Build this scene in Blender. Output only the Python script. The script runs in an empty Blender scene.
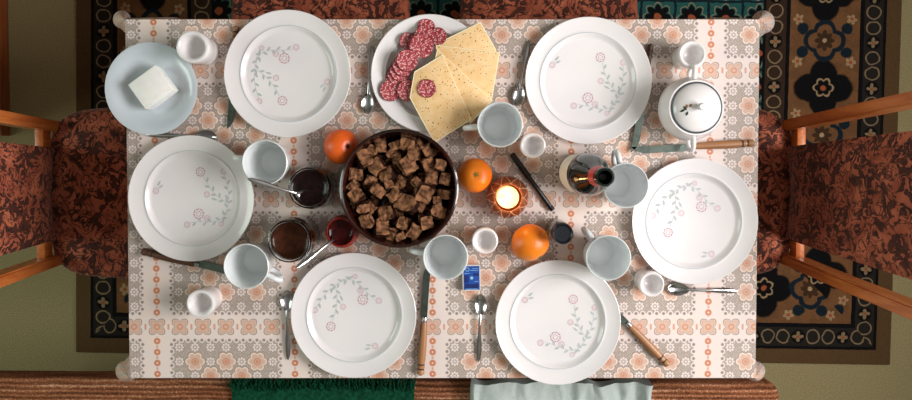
import bpy, bmesh, math, random
from mathutils import Vector, Matrix, noise

random.seed(7)
S = bpy.context.scene
C = S.collection
PI = math.pi

# ------------------------------------------------------------------ camera
F_PX = 713.0            # focal length in pixels of the 912 x 400 frame
CAM_Z = 2.22
TILT = math.radians(1.6)
PRINC_Y = 172.0         # row of the optical axis (photo was cropped off-centre)
cam = bpy.data.cameras.new('camera')
cam.sensor_width = 36.0
cam.lens = 36.0 * F_PX / 912.0
cam.shift_y = -(200.0 - PRINC_Y) / 912.0
cam.clip_start = 0.05
cam_o = bpy.data.objects.new('camera', cam)
cam_o.location = (0, 0, CAM_Z)
cam_o.rotation_euler = (-TILT, 0, 0)
C.objects.link(cam_o)
S.camera = cam_o

# ------------------------------------------------------------------ world / light / exposure
world = bpy.data.worlds.new('world')
S.world = world
world.use_nodes = True
world.node_tree.nodes['Background'].inputs[0].default_value = (0.75, 0.86, 1.0, 1)
world.node_tree.nodes['Background'].inputs[1].default_value = 0.6

WALL_X = 1.90           # window wall on the right
WIN_Y0, WIN_Y1, WIN_Z0, WIN_Z1 = -0.80, 0.45, 1.6, 2.85
wl = bpy.data.lights.new('window_daylight', 'AREA')
wl.shape = 'RECTANGLE'
wl.size = WIN_Z1 - WIN_Z0
wl.size_y = WIN_Y1 - WIN_Y0
wl.energy = 70
wl.color = (1.0, 0.975, 0.97)
wl_o = bpy.data.objects.new('window_daylight', wl)
wl_o.location = (WALL_X - 0.03, (WIN_Y0 + WIN_Y1) / 2, (WIN_Z0 + WIN_Z1) / 2)
wl_o.rotation_euler = (0, math.radians(90), 0)
C.objects.link(wl_o)

wl2 = bpy.data.lights.new('side_window_daylight', 'AREA')      # second, smaller window in the left wall
wl2.shape = 'RECTANGLE'
wl2.size = 1.4
wl2.size_y = 1.1
wl2.energy = 22
wl2.color = (0.86, 1.0, 0.88)
wl2_o = bpy.data.objects.new('side_window_daylight', wl2)
wl2_o.location = (-2.6 + 0.03, -0.05, 1.95)
wl2_o.rotation_euler = (0, math.radians(-90), 0)
C.objects.link(wl2_o)

S.view_settings.view_transform = 'Standard'
S.view_settings.look = 'None'
S.view_settings.gamma = 1.0
S.view_settings.exposure = 0.32
S.view_settings.use_curve_mapping = False


def W(px, py, z):
    """real-world x, y of the point that the photo shows at (px, py) when it lies at height z"""
    dx = (px - 456.0) / F_PX
    dy = (PRINC_Y - py) / F_PX
    ct, st = math.cos(TILT), math.sin(TILT)
    yy = dy * ct - st
    zz = -dy * st - ct
    t = (z - CAM_Z) / zz
    return Vector((dx * t, yy * t, z))


TZ = 0.75               # table height (top of the cloth)
PXM = 485.0             # pixels per metre at the table top

# ------------------------------------------------------------------ node expression helper


class E:
    """a float socket with operators; every operation adds a Math node"""
    nt = None

    def __init__(self, s):
        self.s = s

    @staticmethod
    def op(o, *a, clamp=False):
        n = E.nt.nodes.new('ShaderNodeMath')
        n.operation = o
        n.use_clamp = clamp
        for i, x in enumerate(a):
            if isinstance(x, E):
                E.nt.links.new(x.s, n.inputs[i])
            else:
                n.inputs[i].default_value = float(x)
        return E(n.outputs[0])

    def __add__(self, b): return E.op('ADD', self, b)
    __radd__ = __add__
    def __sub__(self, b): return E.op('SUBTRACT', self, b)
    def __rsub__(self, b): return E.op('SUBTRACT', b, self)
    def __mul__(self, b): return E.op('MULTIPLY', self, b)
    __rmul__ = __mul__
    def __truediv__(self, b): return E.op('DIVIDE', self, b)


def eabs(a): return E.op('ABSOLUTE', a)
def emin(a, b): return E.op('MINIMUM', a, b)
def emax(a, b): return E.op('MAXIMUM', a, b)
def elt(a, b): return E.op('LESS_THAN', a, b)
def egt(a, b): return E.op('GREATER_THAN', a, b)
def ewrap(a, p):      # wraps into [-p/2, p/2]
    return E.op('WRAP', a, p / 2, -p / 2)
def elen(a, b): return E.op('SQRT', a * a + b * b)
def eang(a, b): return E.op('ARCTAN2', b, a)
def ecos(a): return E.op('COSINE', a)
def soft(d, w):       # 1 where d<0, 0 where d>w
    return E.op('ADD', (d * (-1.0 / w)), 1.0, clamp=True)


def cmix(a, b, f):
    n = E.nt.nodes.new('ShaderNodeMix')
    n.data_type = 'RGBA'
    n.clamp_factor = True
    if isinstance(f, E):
        E.nt.links.new(f.s, n.inputs[0])
    else:
        n.inputs[0].default_value = f
    for i, x in ((6, a), (7, b)):
        if isinstance(x, tuple):
            n.inputs[i].default_value = (*x[:3], 1)
        else:
            E.nt.links.new(x, n.inputs[i])
    return n.outputs[2]


def lin(r, g, b):
    def f(c):
        c /= 255.0
        return c / 12.92 if c <= 0.04045 else ((c + 0.055) / 1.055) ** 2.4
    return (f(r), f(g), f(b))


MATS = {}


def new_mat(name):
    m = bpy.data.materials.new(name)
    m.use_nodes = True
    E.nt = m.node_tree
    bs = m.node_tree.nodes['Principled BSDF']
    MATS[name] = m
    return m, bs


def tex_noise(scale, detail=3.0, rough=0.5, distort=0.0, coord='Object', vec=None):
    nt = E.nt
    if vec is None:
        tc = nt.nodes.new('ShaderNodeTexCoord')
        vec = tc.outputs[coord]
    n = nt.nodes.new('ShaderNodeTexNoise')
    n.inputs['Scale'].default_value = scale
    n.inputs['Detail'].default_value = detail
    n.inputs['Roughness'].default_value = rough
    n.inputs['Distortion'].default_value = distort
    nt.links.new(vec, n.inputs['Vector'])
    return E(n.outputs['Fac'])


def ramp01(e, lo, hi):
    n = E.nt.nodes.new('ShaderNodeMapRange')
    n.clamp = True
    E.nt.links.new(e.s, n.inputs[0])
    n.inputs[1].default_value = lo
    n.inputs[2].default_value = hi
    return E(n.outputs[0])


def bump(bs, e, strength=0.3, dist=0.001):
    b = E.nt.nodes.new('ShaderNodeBump')
    b.inputs['Strength'].default_value = strength
    b.inputs['Distance'].default_value = dist
    E.nt.links.new(e.s, b.inputs['Height'])
    E.nt.links.new(b.outputs[0], bs.inputs['Normal'])


def simple(name, col, col2=None, rough=0.5, metal=0.0, scale=40.0, bumpy=0.0, coat=0.0, trans=0.0, ior=1.45,
           emis=None, estr=0.0, sss=0.0, spec=0.5, detail=3.0, lo=0.35, hi=0.65):
    m, bs = new_mat(name)
    col2 = col2 or tuple(c * 0.93 for c in col)
    n = tex_noise(scale, detail)
    E.nt.links.new(cmix(col, col2, ramp01(n, lo, hi)), bs.inputs['Base Color'])
    bs.inputs['Roughness'].default_value = rough
    bs.inputs['Metallic'].default_value = metal
    bs.inputs['Coat Weight'].default_value = coat
    bs.inputs['Coat Roughness'].default_value = 0.05
    bs.inputs['Transmission Weight'].default_value = trans
    bs.inputs['IOR'].default_value = ior
    bs.inputs['Specular IOR Level'].default_value = spec
    if sss:
        bs.inputs['Subsurface Weight'].default_value = sss
        bs.inputs['Subsurface Scale'].default_value = 0.01
    if emis:
        bs.inputs['Emission Color'].default_value = (*emis, 1)
        bs.inputs['Emission Strength'].default_value = estr
    if bumpy:
        bump(bs, n, bumpy, 0.002)
    return m


def wood_mat(name, a, b, rough=0.4, scale=6.0, stretch=(1, 1, 14)):
    m, bs = new_mat(name)
    nt = E.nt
    tc = nt.nodes.new('ShaderNodeTexCoord')
    mp = nt.nodes.new('ShaderNodeMapping')
    mp.inputs['Scale'].default_value = tuple(14.0 / s if s > 1 else 14.0 for s in stretch)
    nt.links.new(tc.outputs['Object'], mp.inputs['Vector'])
    n = tex_noise(scale, 5, 0.6, 0.6, vec=mp.outputs[0])
    nt.links.new(cmix(a, b, ramp01(n, 0.35, 0.65)), bs.inputs['Base Color'])
    bs.inputs['Roughness'].default_value = rough
    bs.inputs['Coat Weight'].default_value = 0.15
    return m


# ------------------------------------------------------------------ mesh helpers
def obj(name, bm, mat=None, parent=None, smooth=True, loc=None, angle=40):
    me = bpy.data.meshes.new(name)
    bm.normal_update()
    bm.to_mesh(me)
    bm.free()
    o = bpy.data.objects.new(name, me)
    C.objects.link(o)
    mats = mat if isinstance(mat, (list, tuple)) else [mat]
    for mm in mats:
        if mm is not None:
            me.materials.append(mm)
    if smooth:
        me.polygons.foreach_set('use_smooth', [True] * len(me.polygons))
        try:
            me.set_sharp_from_angle(angle=math.radians(angle))
        except Exception:
            pass
    if parent is not None:
        o.parent = parent
    if loc is not None:
        o.location = loc
    return o


def tag(o, label, cat, group=None, kind=None):
    o['label'] = label
    o['category'] = cat
    if group:
        o['group'] = group
    if kind:
        o['kind'] = kind
    return o


def thing(name, label, cat, loc=(0, 0, 0), rotz=0.0, group=None):
    o = bpy.data.objects.new(name, None)
    o.empty_display_size = 0.05
    C.objects.link(o)
    o.location = loc
    o.rotation_euler = (0, 0, rotz)
    return tag(o, label, cat, group)


def struct(o):
    o['kind'] = 'structure'
    return o


def dup(root, loc, rot, label, group=None):
    r = root.copy()
    C.objects.link(r)
    r.location = loc
    r.rotation_euler = rot
    r['label'] = label
    if group:
        r['group'] = group
    for ch in list(root.children):
        c = ch.copy()
        C.objects.link(c)
        c.parent = r
        for g in list(ch.children):
            d = g.copy()
            C.objects.link(d)
            d.parent = c
    return r


def box(bm, x0, x1, y0, y1, z0, z1, bevel=0.0, seg=2):
    vs = [bm.verts.new(p) for p in ((x0, y0, z0), (x1, y0, z0), (x1, y1, z0), (x0, y1, z0),
                                    (x0, y0, z1), (x1, y0, z1), (x1, y1, z1), (x0, y1, z1))]
    fs = [bm.faces.new([vs[i] for i in q]) for q in ((3, 2, 1, 0), (4, 5, 6, 7), (0, 1, 5, 4), (1, 2, 6, 5), (2, 3, 7, 6), (3, 0, 4, 7))]
    if bevel:
        es = list({e for f in fs for e in f.edges})
        bmesh.ops.bevel(bm, geom=es, offset=bevel, segments=seg, profile=0.5, affect='EDGES')
    return bm


def B(*a, **k):
    return box(bmesh.new(), *a, **k)


def lathe(profile, n=48, bm=None, m=None):
    """profile: list of (r, z); r = 0 closes with a pole"""
    bm = bm or bmesh.new()
    rings = []
    for r, z in profile:
        if r < 1e-6:
            rings.append([bm.verts.new((0, 0, z))])
        else:
            rings.append([bm.verts.new((r * math.cos(2 * PI * k / n), r * math.sin(2 * PI * k / n), z)) for k in range(n)])
    for a, b in zip(rings, rings[1:]):
        if len(a) == 1 and len(b) == 1:
            continue
        for k in range(n):
            k2 = (k + 1) % n
            if len(a) == 1:
                bm.faces.new((a[0], b[k], b[k2]))
            elif len(b) == 1:
                bm.faces.new((a[k], b[0], a[k2]))
            else:
                bm.faces.new((a[k], b[k], b[k2], a[k2]))
    bmesh.ops.recalc_face_normals(bm, faces=bm.faces)
    if m is not None:
        bm.transform(m)
    return bm


def tube(pts, radii, n=10, bm=None, flat=1.0, caps=True):
    """swept tube; flat squashes the section along world z"""
    bm = bm or bmesh.new()
    pts = [Vector(p) for p in pts]
    if not isinstance(radii, (list, tuple)):
        radii = [radii] * len(pts)
    rings = []
    up = Vector((0, 0, 1))
    for i, p in enumerate(pts):
        t = (pts[min(i + 1, len(pts) - 1)] - pts[max(i - 1, 0)]).normalized()
        a = t.cross(up)
        if a.length < 1e-3:
            a = t.cross(Vector((0, 1, 0)))
        a.normalize()
        b = a.cross(t).normalized()
        rings.append([bm.verts.new(p + a * radii[i] * math.cos(2 * PI * k / n) + b * radii[i] * flat * math.sin(2 * PI * k / n)) for k in range(n)])
    for r0, r1 in zip(rings, rings[1:]):
        for k in range(n):
            bm.faces.new((r0[k], r0[(k + 1) % n], r1[(k + 1) % n], r1[k]))
    if caps:
        bm.faces.new(rings[0][::-1])
        bm.faces.new(rings[-1])
    bmesh.ops.recalc_face_normals(bm, faces=bm.faces)
    return bm


def bez(p0, p1, p2, p3, n):
    out = []
    for i in range(n + 1):
        t = i / n
        out.append(Vector(p0) * (1 - t) ** 3 + Vector(p1) * 3 * t * (1 - t) ** 2 + Vector(p2) * 3 * t * t * (1 - t) + Vector(p3) * t ** 3)
    return out


def extrude_poly(pts, z0, z1, bm=None, bevel=0.0):
    bm = bm or bmesh.new()
    lo = [bm.verts.new((p[0], p[1], z0)) for p in pts]
    hi = [bm.verts.new((p[0], p[1], z1)) for p in pts]
    n = len(pts)
    bm.faces.new(lo[::-1])
    bm.faces.new(hi)
    for i in range(n):
        bm.faces.new((lo[i], lo[(i + 1) % n], hi[(i + 1) % n], hi[i]))
    bmesh.ops.recalc_face_normals(bm, faces=bm.faces)
    if bevel:
        bmesh.ops.bevel(bm, geom=list(bm.edges), offset=bevel, segments=2, profile=0.5, affect='EDGES')
    return bm


# ------------------------------------------------------------------ materials
def make_cloth_mat():
    m, bs = new_mat('printed_oilcloth')
    nt = E.nt
    uvn = nt.nodes.new('ShaderNodeUVMap')
    sep = nt.nodes.new('ShaderNodeSeparateXYZ')
    nt.links.new(uvn.outputs[0], sep.inputs[0])
    X = E(sep.outputs[0]) * 1000.0      # pattern units
    Y = E(sep.outputs[1]) * 1000.0
    PU, PV = 138.7, 128.6
    cu = ewrap(X - 156.0, PU)
    cv = ewrap(Y - 199.0, PV)
    qu, qv = eabs(cu), eabs(cv)
    inV = elt(qu, 14.5)
    inH = elt(qv, 13.5)
    band = emax(inV, inH)
    white = lin(230, 216, 210)
    grey = lin(164, 150, 139)
    lace = lin(206, 191, 181)
    peach = lin(216, 180, 160)
    tan = lin(200, 154, 130)
    orange = lin(208, 134, 98)
    dark = lin(142, 122, 112)
    pale = lin(238, 216, 202)
    # lace ground of the panels
    nz = tex_noise(420, 2, coord='UV')
    hatch = egt(ecos(X * 2.2) * ecos(Y * 2.2), 0.15)
    ground = cmix(grey, lace, emin(hatch * 0.55 + ramp01(nz, 0.45, 0.7) * 0.4, 1.0))
    # small white lace flowers
    SU, SV = 15.67, 14.5
    du = ewrap(qu - (14.5 + SU / 2), SU)
    dv = ewrap(qv - (13.5 + SV / 2), SV)
    r = elen(du, dv)
    th = eang(du, dv)
    pet = eabs(ecos(th * 4.0))
    edge = pet * 1.8 + 2.7
    col = cmix(ground, dark, soft(r - edge - 0.7, 0.6) * 0.45)
    col = cmix(col, white, soft(r - edge, 0.5))
    col = cmix(col, dark, soft(eabs(r - 1.7) - 0.4, 0.5) * 0.6)
    # big peach flowers on two sub-lattices

    def big(col, ou, ov, lim):
        du = ewrap(qu - ou, 2 * SU)
        dv = ewrap(qv - ov, 2 * SV)
        r = elen(du, dv)
        th = eang(du, dv)
        pet = E.op('POWER', eabs(ecos(th * 3.0)), 0.6)
        edge = pet * 3.3 + 6.3
        ok = egt(qu, 14.5 + SU * lim) * egt(qv, 13.5 + SV * lim)
        c = cmix(col, dark, soft(r - edge - 0.9, 0.6) * ok * 0.55)
        c = cmix(c, pale, soft(r - edge, 0.5) * ok)
        c = cmix(c, peach, soft(r - edge + 1.6, 0.8) * ok)
        c = cmix(c, tan, soft(eabs(r - 3.0) - 0.5, 0.6) * ok)
        c = cmix(c, orange, soft(r - 1.2, 0.8) * ok * 0.9)
        return c
    col = big(col, 14.5 + SU * 1.5, 13.5 + SV * 1.5, 0.75)
    col = big(col, 14.5 + SU * 2.5, 13.5 + SV * 2.5, 1.6)
    # light bands
    bandc = cmix(white, pale, ramp01(tex_noise(60, 3, coord='UV'), 0.4, 0.8))
    col = cmix(col, bandc, band)
    # punched edge dots
    dn = PV / 18
    dd = elen(qu - 14.5, ewrap(cv - dn / 2, dn))
    notH = 1.0 - inH
    col = cmix(col, white, soft(dd - 2.6, 0.5) * notH)
    col = cmix(col, dark, soft(dd - 1.2, 0.7) * notH * 0.9)
    dm = PU / 20
    dd = elen(qv - 13.5, ewrap(cu - dm / 2, dm))
    notV = 1.0 - inV
    col = cmix(col, white, soft(dd - 2.6, 0.5) * notV)
    col = cmix(col, dark, soft(dd - 1.2, 0.7) * notV * 0.9)
    # orange rings of the upright bands
    rv = ewrap(qv - 14.5, 11.1)
    rr = elen(cu, rv)
    okr = egt(qv, 9.8)
    col = cmix(col, orange, soft(eabs(rr - 2.1) - 0.95, 0.5) * okr)
    dash = emax(eabs(cu) - 0.7, eabs(eabs(rv) - 5.5) - 1.1)
    col = cmix(col, orange, soft(dash, 0.5) * okr * 0.7)
    # clover flowers of the level bands
    hu = ewrap(cu, PU / 6)
    r = elen(hu, cv)
    th = eang(hu, cv)
    pet = E.op('POWER', eabs(ecos(th * 2.0 + PI / 2)), 0.75)
    pet2 = eabs(ecos(th * 4.0))
    edge = pet * 5.4 + pet2 * 0.5 + 4.3
    col = cmix(col, dark, soft(r - edge, 0.5) * 0.8)
    col = cmix(col, lin(226, 198, 182), soft(r - edge + 1.1, 0.5) * 0.9)
    col = cmix(col, tan, soft(eabs(r - edge + 2.6) - 0.3, 0.5) * 0.8)
    col = cmix(col, peach, soft(r - edge + 3.2, 0.6) * 0.9)
    col = cmix(col, orange, soft(eabs(r - 2.4) - 0.45, 0.5) * 0.8)
    d2 = emax(eabs(eabs(hu) - PU / 12) - 0.8, qv - 2.6)
    col = cmix(col, orange, soft(d2, 0.5) * 0.75)
    nt.links.new(col, bs.inputs['Base Color'])
    bs.inputs['Roughness'].default_value = 0.42
    bs.inputs['Specular IOR Level'].default_value = 0.35
    bump(bs, tex_noise(900, 2, coord='UV'), 0.12, 0.0005)
    return m


def make_upholstery():
    m, bs = new_mat('rust_scroll_upholstery')
    nt = E.nt
    n0 = tex_noise(15.0, 1.5, 0.5, 1.6)
    n1 = tex_noise(34.0, 2.0, 0.5, 2.2)
    line = soft(eabs(n1 - 0.5) - 0.022, 0.03)
    leaf = ramp01(n0, 0.47, 0.52)
    rust = lin(188, 104, 74)
    rust2 = lin(150, 74, 50)
    dark = lin(38, 18, 14)
    c = cmix(rust, rust2, ramp01(tex_noise(26.0, 2), 0.35, 0.65))
    c = cmix(c, dark, emin(leaf * ramp01(n1, 0.42, 0.5) * 0.85, 1.0))
    c = cmix(c, dark, line * 0.85)
    nt.links.new(c, bs.inputs['Base Color'])
    bs.inputs['Roughness'].default_value = 0.75
    bs.inputs['Sheen Weight'].default_value = 0.15
    bs.inputs['Specular IOR Level'].default_value = 0.2
    bump(bs, n1, 0.3, 0.002)
    return m


def make_rug_mat(hx, hy):
    m, bs = new_mat('oriental_rug')
    nt = E.nt
    tc = nt.nodes.new('ShaderNodeTexCoord')
    sep = nt.nodes.new('ShaderNodeSeparateXYZ')
    nt.links.new(tc.outputs['Object'], sep.inputs[0])
    X0, Y0 = E(sep.outputs[0]), E(sep.outputs[1])
    X = X0 + (tex_noise(38, 2) - 0.5) * 0.014
    Y = Y0 + (tex_noise(33, 2) - 0.5) * 0.014
    dx = hx - eabs(X * 0.25 + X0 * 0.75)
    dy = hy - eabs(Y * 0.25 + Y0 * 0.75)
    e = emin(dx, dy)
    side = elt(dx, dy)
    s = side * Y + (1.0 - side) * X
    brown = lin(112, 78, 50)
    brown2 = lin(126, 86, 54)
    black = lin(16, 15, 16)
    navy = lin(22, 36, 44)
    beige = lin(178, 150, 112)
    teal = lin(40, 92, 86)
    rust = lin(160, 84, 52)
    dkb = lin(58, 42, 32)

    def band(col, c, a, b):
        return cmix(col, c, egt(e, a) * elt(e, b))
    # field
    P = 0.104
    fx = ewrap(X, P)
    fy = ewrap(Y, P)
    r = elen(fx, fy)
    th = eang(fx, fy)
    col = cmix(teal, navy, elt(eabs(emax(eabs(fx), eabs(fy)) - P / 2), 0.004))
    col = cmix(col, black, soft(r - (eabs(ecos(th * 4.0)) * 0.014 + 0.026), 0.002))
    col = cmix(col, rust, soft(r - 0.011, 0.002))
    col = cmix(col, beige, soft(eabs(r - (eabs(ecos(th * 4.0)) * 0.012 + 0.034)) - 0.001, 0.0012) * 0.6)
    # main border
    main = cmix(brown2, brown, ramp01(tex_noise(30, 3), 0.4, 0.6))
    cen = (0.236)
    ue = e - cen
    P2 = 0.29
    s1 = ewrap(s, P2)
    s2 = ewrap(s - P2 / 2, P2)
    r = elen(ue, s1 * 1.05)
    th = eang(ue, s1)
    blob = r - (eabs(ecos(th * 2.0)) * 0.03 + 0.058)
    main = cmix(main, black, soft(blob, 0.008))
    rf = r - (eabs(ecos(th * 3.0)) * 0.008 + 0.022)
    main = cmix(main, beige, soft(eabs(rf) - 0.002, 0.002) * 0.8)
    main = cmix(main, rust, soft(r - 0.008, 0.002))
    r = elen(ue, s2)
    th = eang(ue, s2)
    ed = r - (eabs(ecos(th * 2.0)) * 0.016 + 0.042)
    main = cmix(main, navy, soft(eabs(ed) - 0.006, 0.003))
    main = cmix(main, black, soft(r - (eabs(ecos(th * 4.0)) * 0.012 + 0.018), 0.002) * 0.7)
    main = cmix(main, beige, soft(r - 0.006, 0.002))
    # sprigs around the medallions
    au = eabs(ue) - 0.082
    a2 = eabs(s2) - 0.066
    r = elen(au, a2)
    th = eang(au, a2)
    main = cmix(main, beige, soft(r - (eabs(ecos(th * 2.5)) * 0.009 + 0.007), 0.002) * 0.8)
    main = cmix(main, rust, soft(r - 0.005, 0.001))
    au = eabs(ue) - 0.068
    a2 = eabs(s2) - 0.036
    main = cmix(main, navy, soft(elen(au, a2) - 0.016, 0.003))
    col = cmix(col, main, elt(e, 0.345))
    # ring bands

    def ringband(c0, ground, mid):
        u = e - mid
        p = ewrap(s, 0.14)
        q = eabs(p) - 0.046
        ring = elen(u, q * 1.1)
        c = cmix(ground, beige, soft(eabs(ring - 0.021) - 0.0016, 0.0014) * 0.55)
        r = elen(u, p)
        th = eang(u, p)
        c = cmix(c, black, soft(r - 0.02, 0.003))
        c = cmix(c, beige, soft(r - (eabs(ecos(th * 2.0)) * 0.012 + 0.004), 0.002) * 0.6)
        c = cmix(c, rust, soft(r - 0.004, 0.001))
        return c
    inner = ringband(None, dkb, 0.388)
    col = cmix(col, inner, elt(e, 0.42) * egt(e, 0.355))
    col = band(col, black, 0.343, 0.355)
    col = band(col, black, 0.418, 0.426)
    outer = ringband(None, lin(40, 36, 32), 0.086)
    col = cmix(col, outer, elt(e, 0.117))
    col = band(col, black, 0.115, 0.128)
    col = band(col, black, 0.045, 0.056)
    col = cmix(col, lin(96, 72, 46), elt(e, 0.047))
    nz = tex_noise(350, 2)
    col = cmix(col, (0.004, 0.004, 0.004), ramp01(nz, 0.35, 0.9) * 0.55)
    nt.links.new(col, bs.inputs['Base Color'])
    bs.inputs['Roughness'].default_value = 0.95
    bs.inputs['Specular IOR Level'].default_value = 0.1
    bump(bs, nz, 0.5, 0.003)
    return m


def make_bench_mat():
    m, bs = new_mat('ribbed_brown_cover')
    nt = E.nt
    tc = nt.nodes.new('ShaderNodeTexCoord')
    sep = nt.nodes.new('ShaderNodeSeparateXYZ')
    nt.links.new(tc.outputs['Object'], sep.inputs[0])
    Y = E(sep.outputs[1])
    mp = nt.nodes.new('ShaderNodeMapping')
    mp.inputs['Scale'].default_value = (0.10, 1.0, 1.0)
    nt.links.new(tc.outputs['Object'], mp.inputs['Vector'])
    nz = tex_noise(9, 2)
    yy = Y + nz * 0.008
    stripe = ecos(yy * (2 * PI / 0.0115))
    streak = tex_noise(210, 3, 0.6, vec=mp.outputs[0])
    wide = tex_noise(46, 1, 0.5, vec=mp.outputs[0])
    fine = tex_noise(240, 2, 0.8)
    c = cmix(lin(84, 48, 32), lin(186, 118, 80), ramp01(stripe * 0.5 + (streak - 0.5) * 0.9 + (wide - 0.5) * 1.8 + (fine - 0.5) * 3.2, -0.9, 0.9))
    c = cmix(c, lin(232, 196, 164), ramp01((wide - 0.5) * 2.0 + (fine - 0.5) * 4.2 + stripe * 0.4, 0.5, 1.2) * 0.75)
    nt.links.new(c, bs.inputs['Base Color'])
    bs.inputs['Roughness'].default_value = 0.95
    bs.inputs['Specular IOR Level'].default_value = 0.1
    bump(bs, stripe * 0.5 + fine, 0.8, 0.004)
    return m


def make_speck(name, base, base2, speck, scale, size, rough, soft_w=0.12, bumpy=0.0):
    m, bs = new_mat(name)
    nt = E.nt
    tc = nt.nodes.new('ShaderNodeTexCoord')
    v = nt.nodes.new('ShaderNodeTexVoronoi')
    v.inputs['Scale'].default_value = scale
    nt.links.new(tc.outputs['Object'], v.inputs['Vector'])
    d = E(v.outputs['Distance'])
    sc = nt.nodes.new('ShaderNodeSeparateColor')
    nt.links.new(v.outputs['Color'], sc.inputs[0])
    pick = E(sc.outputs[0])
    c = cmix(base, base2, ramp01(tex_noise(scale * 0.3, 3), 0.35, 0.65))
    c = cmix(c, speck, soft(d - pick * size, soft_w))
    nt.links.new(c, bs.inputs['Base Color'])
    bs.inputs['Roughness'].default_value = rough
    if bumpy:
        bump(bs, d, bumpy, 0.001)
    return m


def make_orange_mat(name, a, b):
    m, bs = new_mat(name)
    nt = E.nt
    tc = nt.nodes.new('ShaderNodeTexCoord')
    v = nt.nodes.new('ShaderNodeTexVoronoi')
    v.inputs['Scale'].default_value = 420
    nt.links.new(tc.outputs['Object'], v.inputs['Vector'])
    nt.links.new(cmix(a, b, ramp01(tex_noise(22, 3), 0.35, 0.7)), bs.inputs['Base Color'])
    bs.inputs['Roughness'].default_value = 0.36
    bs.inputs['Subsurface Weight'].default_value = 0.15
    bs.inputs['Subsurface Radius'].default_value = (0.01, 0.004, 0.001)
    bs.inputs['Subsurface Scale'].default_value = 0.3
    bump(bs, E(v.outputs['Distance']), 0.25, 0.001)
    return m


CLOTH = make_cloth_mat()
UPH = make_upholstery()
BENCH = make_bench_mat()
PORC = simple('white_porcelain', lin(236, 231, 230), lin(230, 226, 226), 0.22, scale=8, coat=0.4)
PORC_B = simple('bluish_porcelain', lin(206, 214, 220), lin(198, 207, 214), 0.22, scale=8, coat=0.4)
MUGM = simple('white_mug_glaze', lin(235, 238, 238), lin(228, 232, 233), 0.2, scale=8, coat=0.4)
PINK = simple('pink_print', lin(206, 156, 168), lin(196, 142, 156), 0.35, scale=200)
LEAFP = simple('grey_green_print', lin(190, 195, 196), lin(178, 186, 186), 0.35, scale=200)
RIDGE_SHADE = simple('grey_ridge_shading', lin(184, 194, 200), lin(178, 188, 196), 0.3, scale=60)  # shading of the plate's rim ridge, put into the colour
STEEL = simple('polished_steel', lin(205, 205, 205), lin(190, 192, 194), 0.16, 1.0, scale=60)
BLADE = simple('knife_steel', lin(134, 146, 138), lin(110, 124, 116), 0.22, 1.0, scale=90)
WOODH = wood_mat('turned_wood_handle', lin(176, 126, 82), lin(138, 90, 54), 0.45, 5, (14, 1, 1))
WOODD = wood_mat('dark_turned_handle', lin(92, 58, 38), lin(60, 36, 24), 0.45, 5, (14, 1, 1))
BURN = simple('burnt_groove', lin(58, 34, 22), lin(42, 26, 18), 0.5)
CHAIRW = wood_mat('orange_varnished_wood', lin(206, 122, 62), lin(176, 92, 42), 0.32, 5, (1, 1, 14))
CHESTW = wood_mat('reddish_wood', lin(172, 92, 46), lin(120, 60, 30), 0.35, 5, (1, 14, 1))
TABLEW = wood_mat('brown_table_wood', lin(128, 84, 52), lin(98, 60, 36), 0.45, 5, (14, 1, 1))
WALLM = simple('painted_plaster', lin(150, 144, 132), lin(142, 136, 124), 0.9, scale=6)
CEILM = simple('white_ceiling', lin(150, 148, 146), lin(144, 142, 140), 0.9, scale=6)
FLOORM = simple('olive_carpet', lin(166, 153, 112), lin(140, 128, 93), 0.95, scale=260, bumpy=0.5, spec=0.1, detail=4)
WHITEP = simple('white_window_paint', lin(236, 236, 232), None, 0.45)
PANEM = simple('window_pane_glass', (0.95, 0.97, 1.0), (0.93, 0.96, 1.0), 0.02, trans=1.0)
GLASS = simple('clear_jar_glass', (0.97, 0.98, 0.97), (0.95, 0.97, 0.96), 0.03, trans=1.0, ior=1.45)
REDGL = simple('red_glass', (0.85, 0.10, 0.07), (0.75, 0.07, 0.05), 0.05, trans=0.75)
AMBER = simple('amber_glass', (0.52, 0.15, 0.05), (0.36, 0.09, 0.03), 0.1, trans=0.45, scale=80)
AMBER2 = simple('amber_relief', (0.75, 0.38, 0.22), (0.65, 0.30, 0.16), 0.2, trans=0.2)
JAMD = simple('black_jam', lin(34, 16, 16), lin(20, 10, 12), 0.12, scale=120, spec=0.2, bumpy=0.3)
JAMB = simple('brown_jam', lin(74, 38, 20), lin(52, 26, 15), 0.15, scale=70, spec=0.2, bumpy=0.2)
JAMR = simple('dark_red_jam', lin(70, 16, 16), lin(44, 10, 12), 0.12, scale=90, spec=0.2, bumpy=0.3)
BOWLM = simple('brown_glazed_clay', lin(60, 24, 16), lin(30, 13, 10), 0.18, scale=14, coat=0.5)
CRUMB = simple('toasted_crumb', lin(160, 112, 80), lin(52, 30, 20), 0.9, scale=2.0, detail=9, spec=0.1, lo=0.38, hi=0.62)
CRUST = simple('dark_bread_crust', lin(66, 34, 20), lin(26, 13, 8), 0.8, scale=2.0, detail=8, spec=0.15)
FETA = simple('white_brined_cheese', lin(250, 249, 245), lin(244, 242, 236), 0.5, scale=60, bumpy=0.15, sss=0.2)
CHEESE = make_speck('speckled_yellow_cheese', lin(252, 216, 164), lin(246, 203, 142), lin(140, 92, 50), 200, 0.27, 0.45, 0.06)
RIND = simple('pale_cheese_rim', lin(255, 244, 206), lin(253, 238, 194), 0.5)
SALAMI = make_speck('salami_meat', lin(178, 68, 76), lin(150, 46, 56), lin(238, 184, 180), 330, 0.50, 0.36, 0.18)
SALR = simple('salami_casing', lin(118, 34, 38), lin(100, 26, 30), 0.5)
ORNG = make_orange_mat('orange_peel', (0.90, 0.25, 0.010), (0.84, 0.15, 0.006))
ORNR = make_orange_mat('red_orange_peel', (0.82, 0.13, 0.012), (0.72, 0.08, 0.008))
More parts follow.
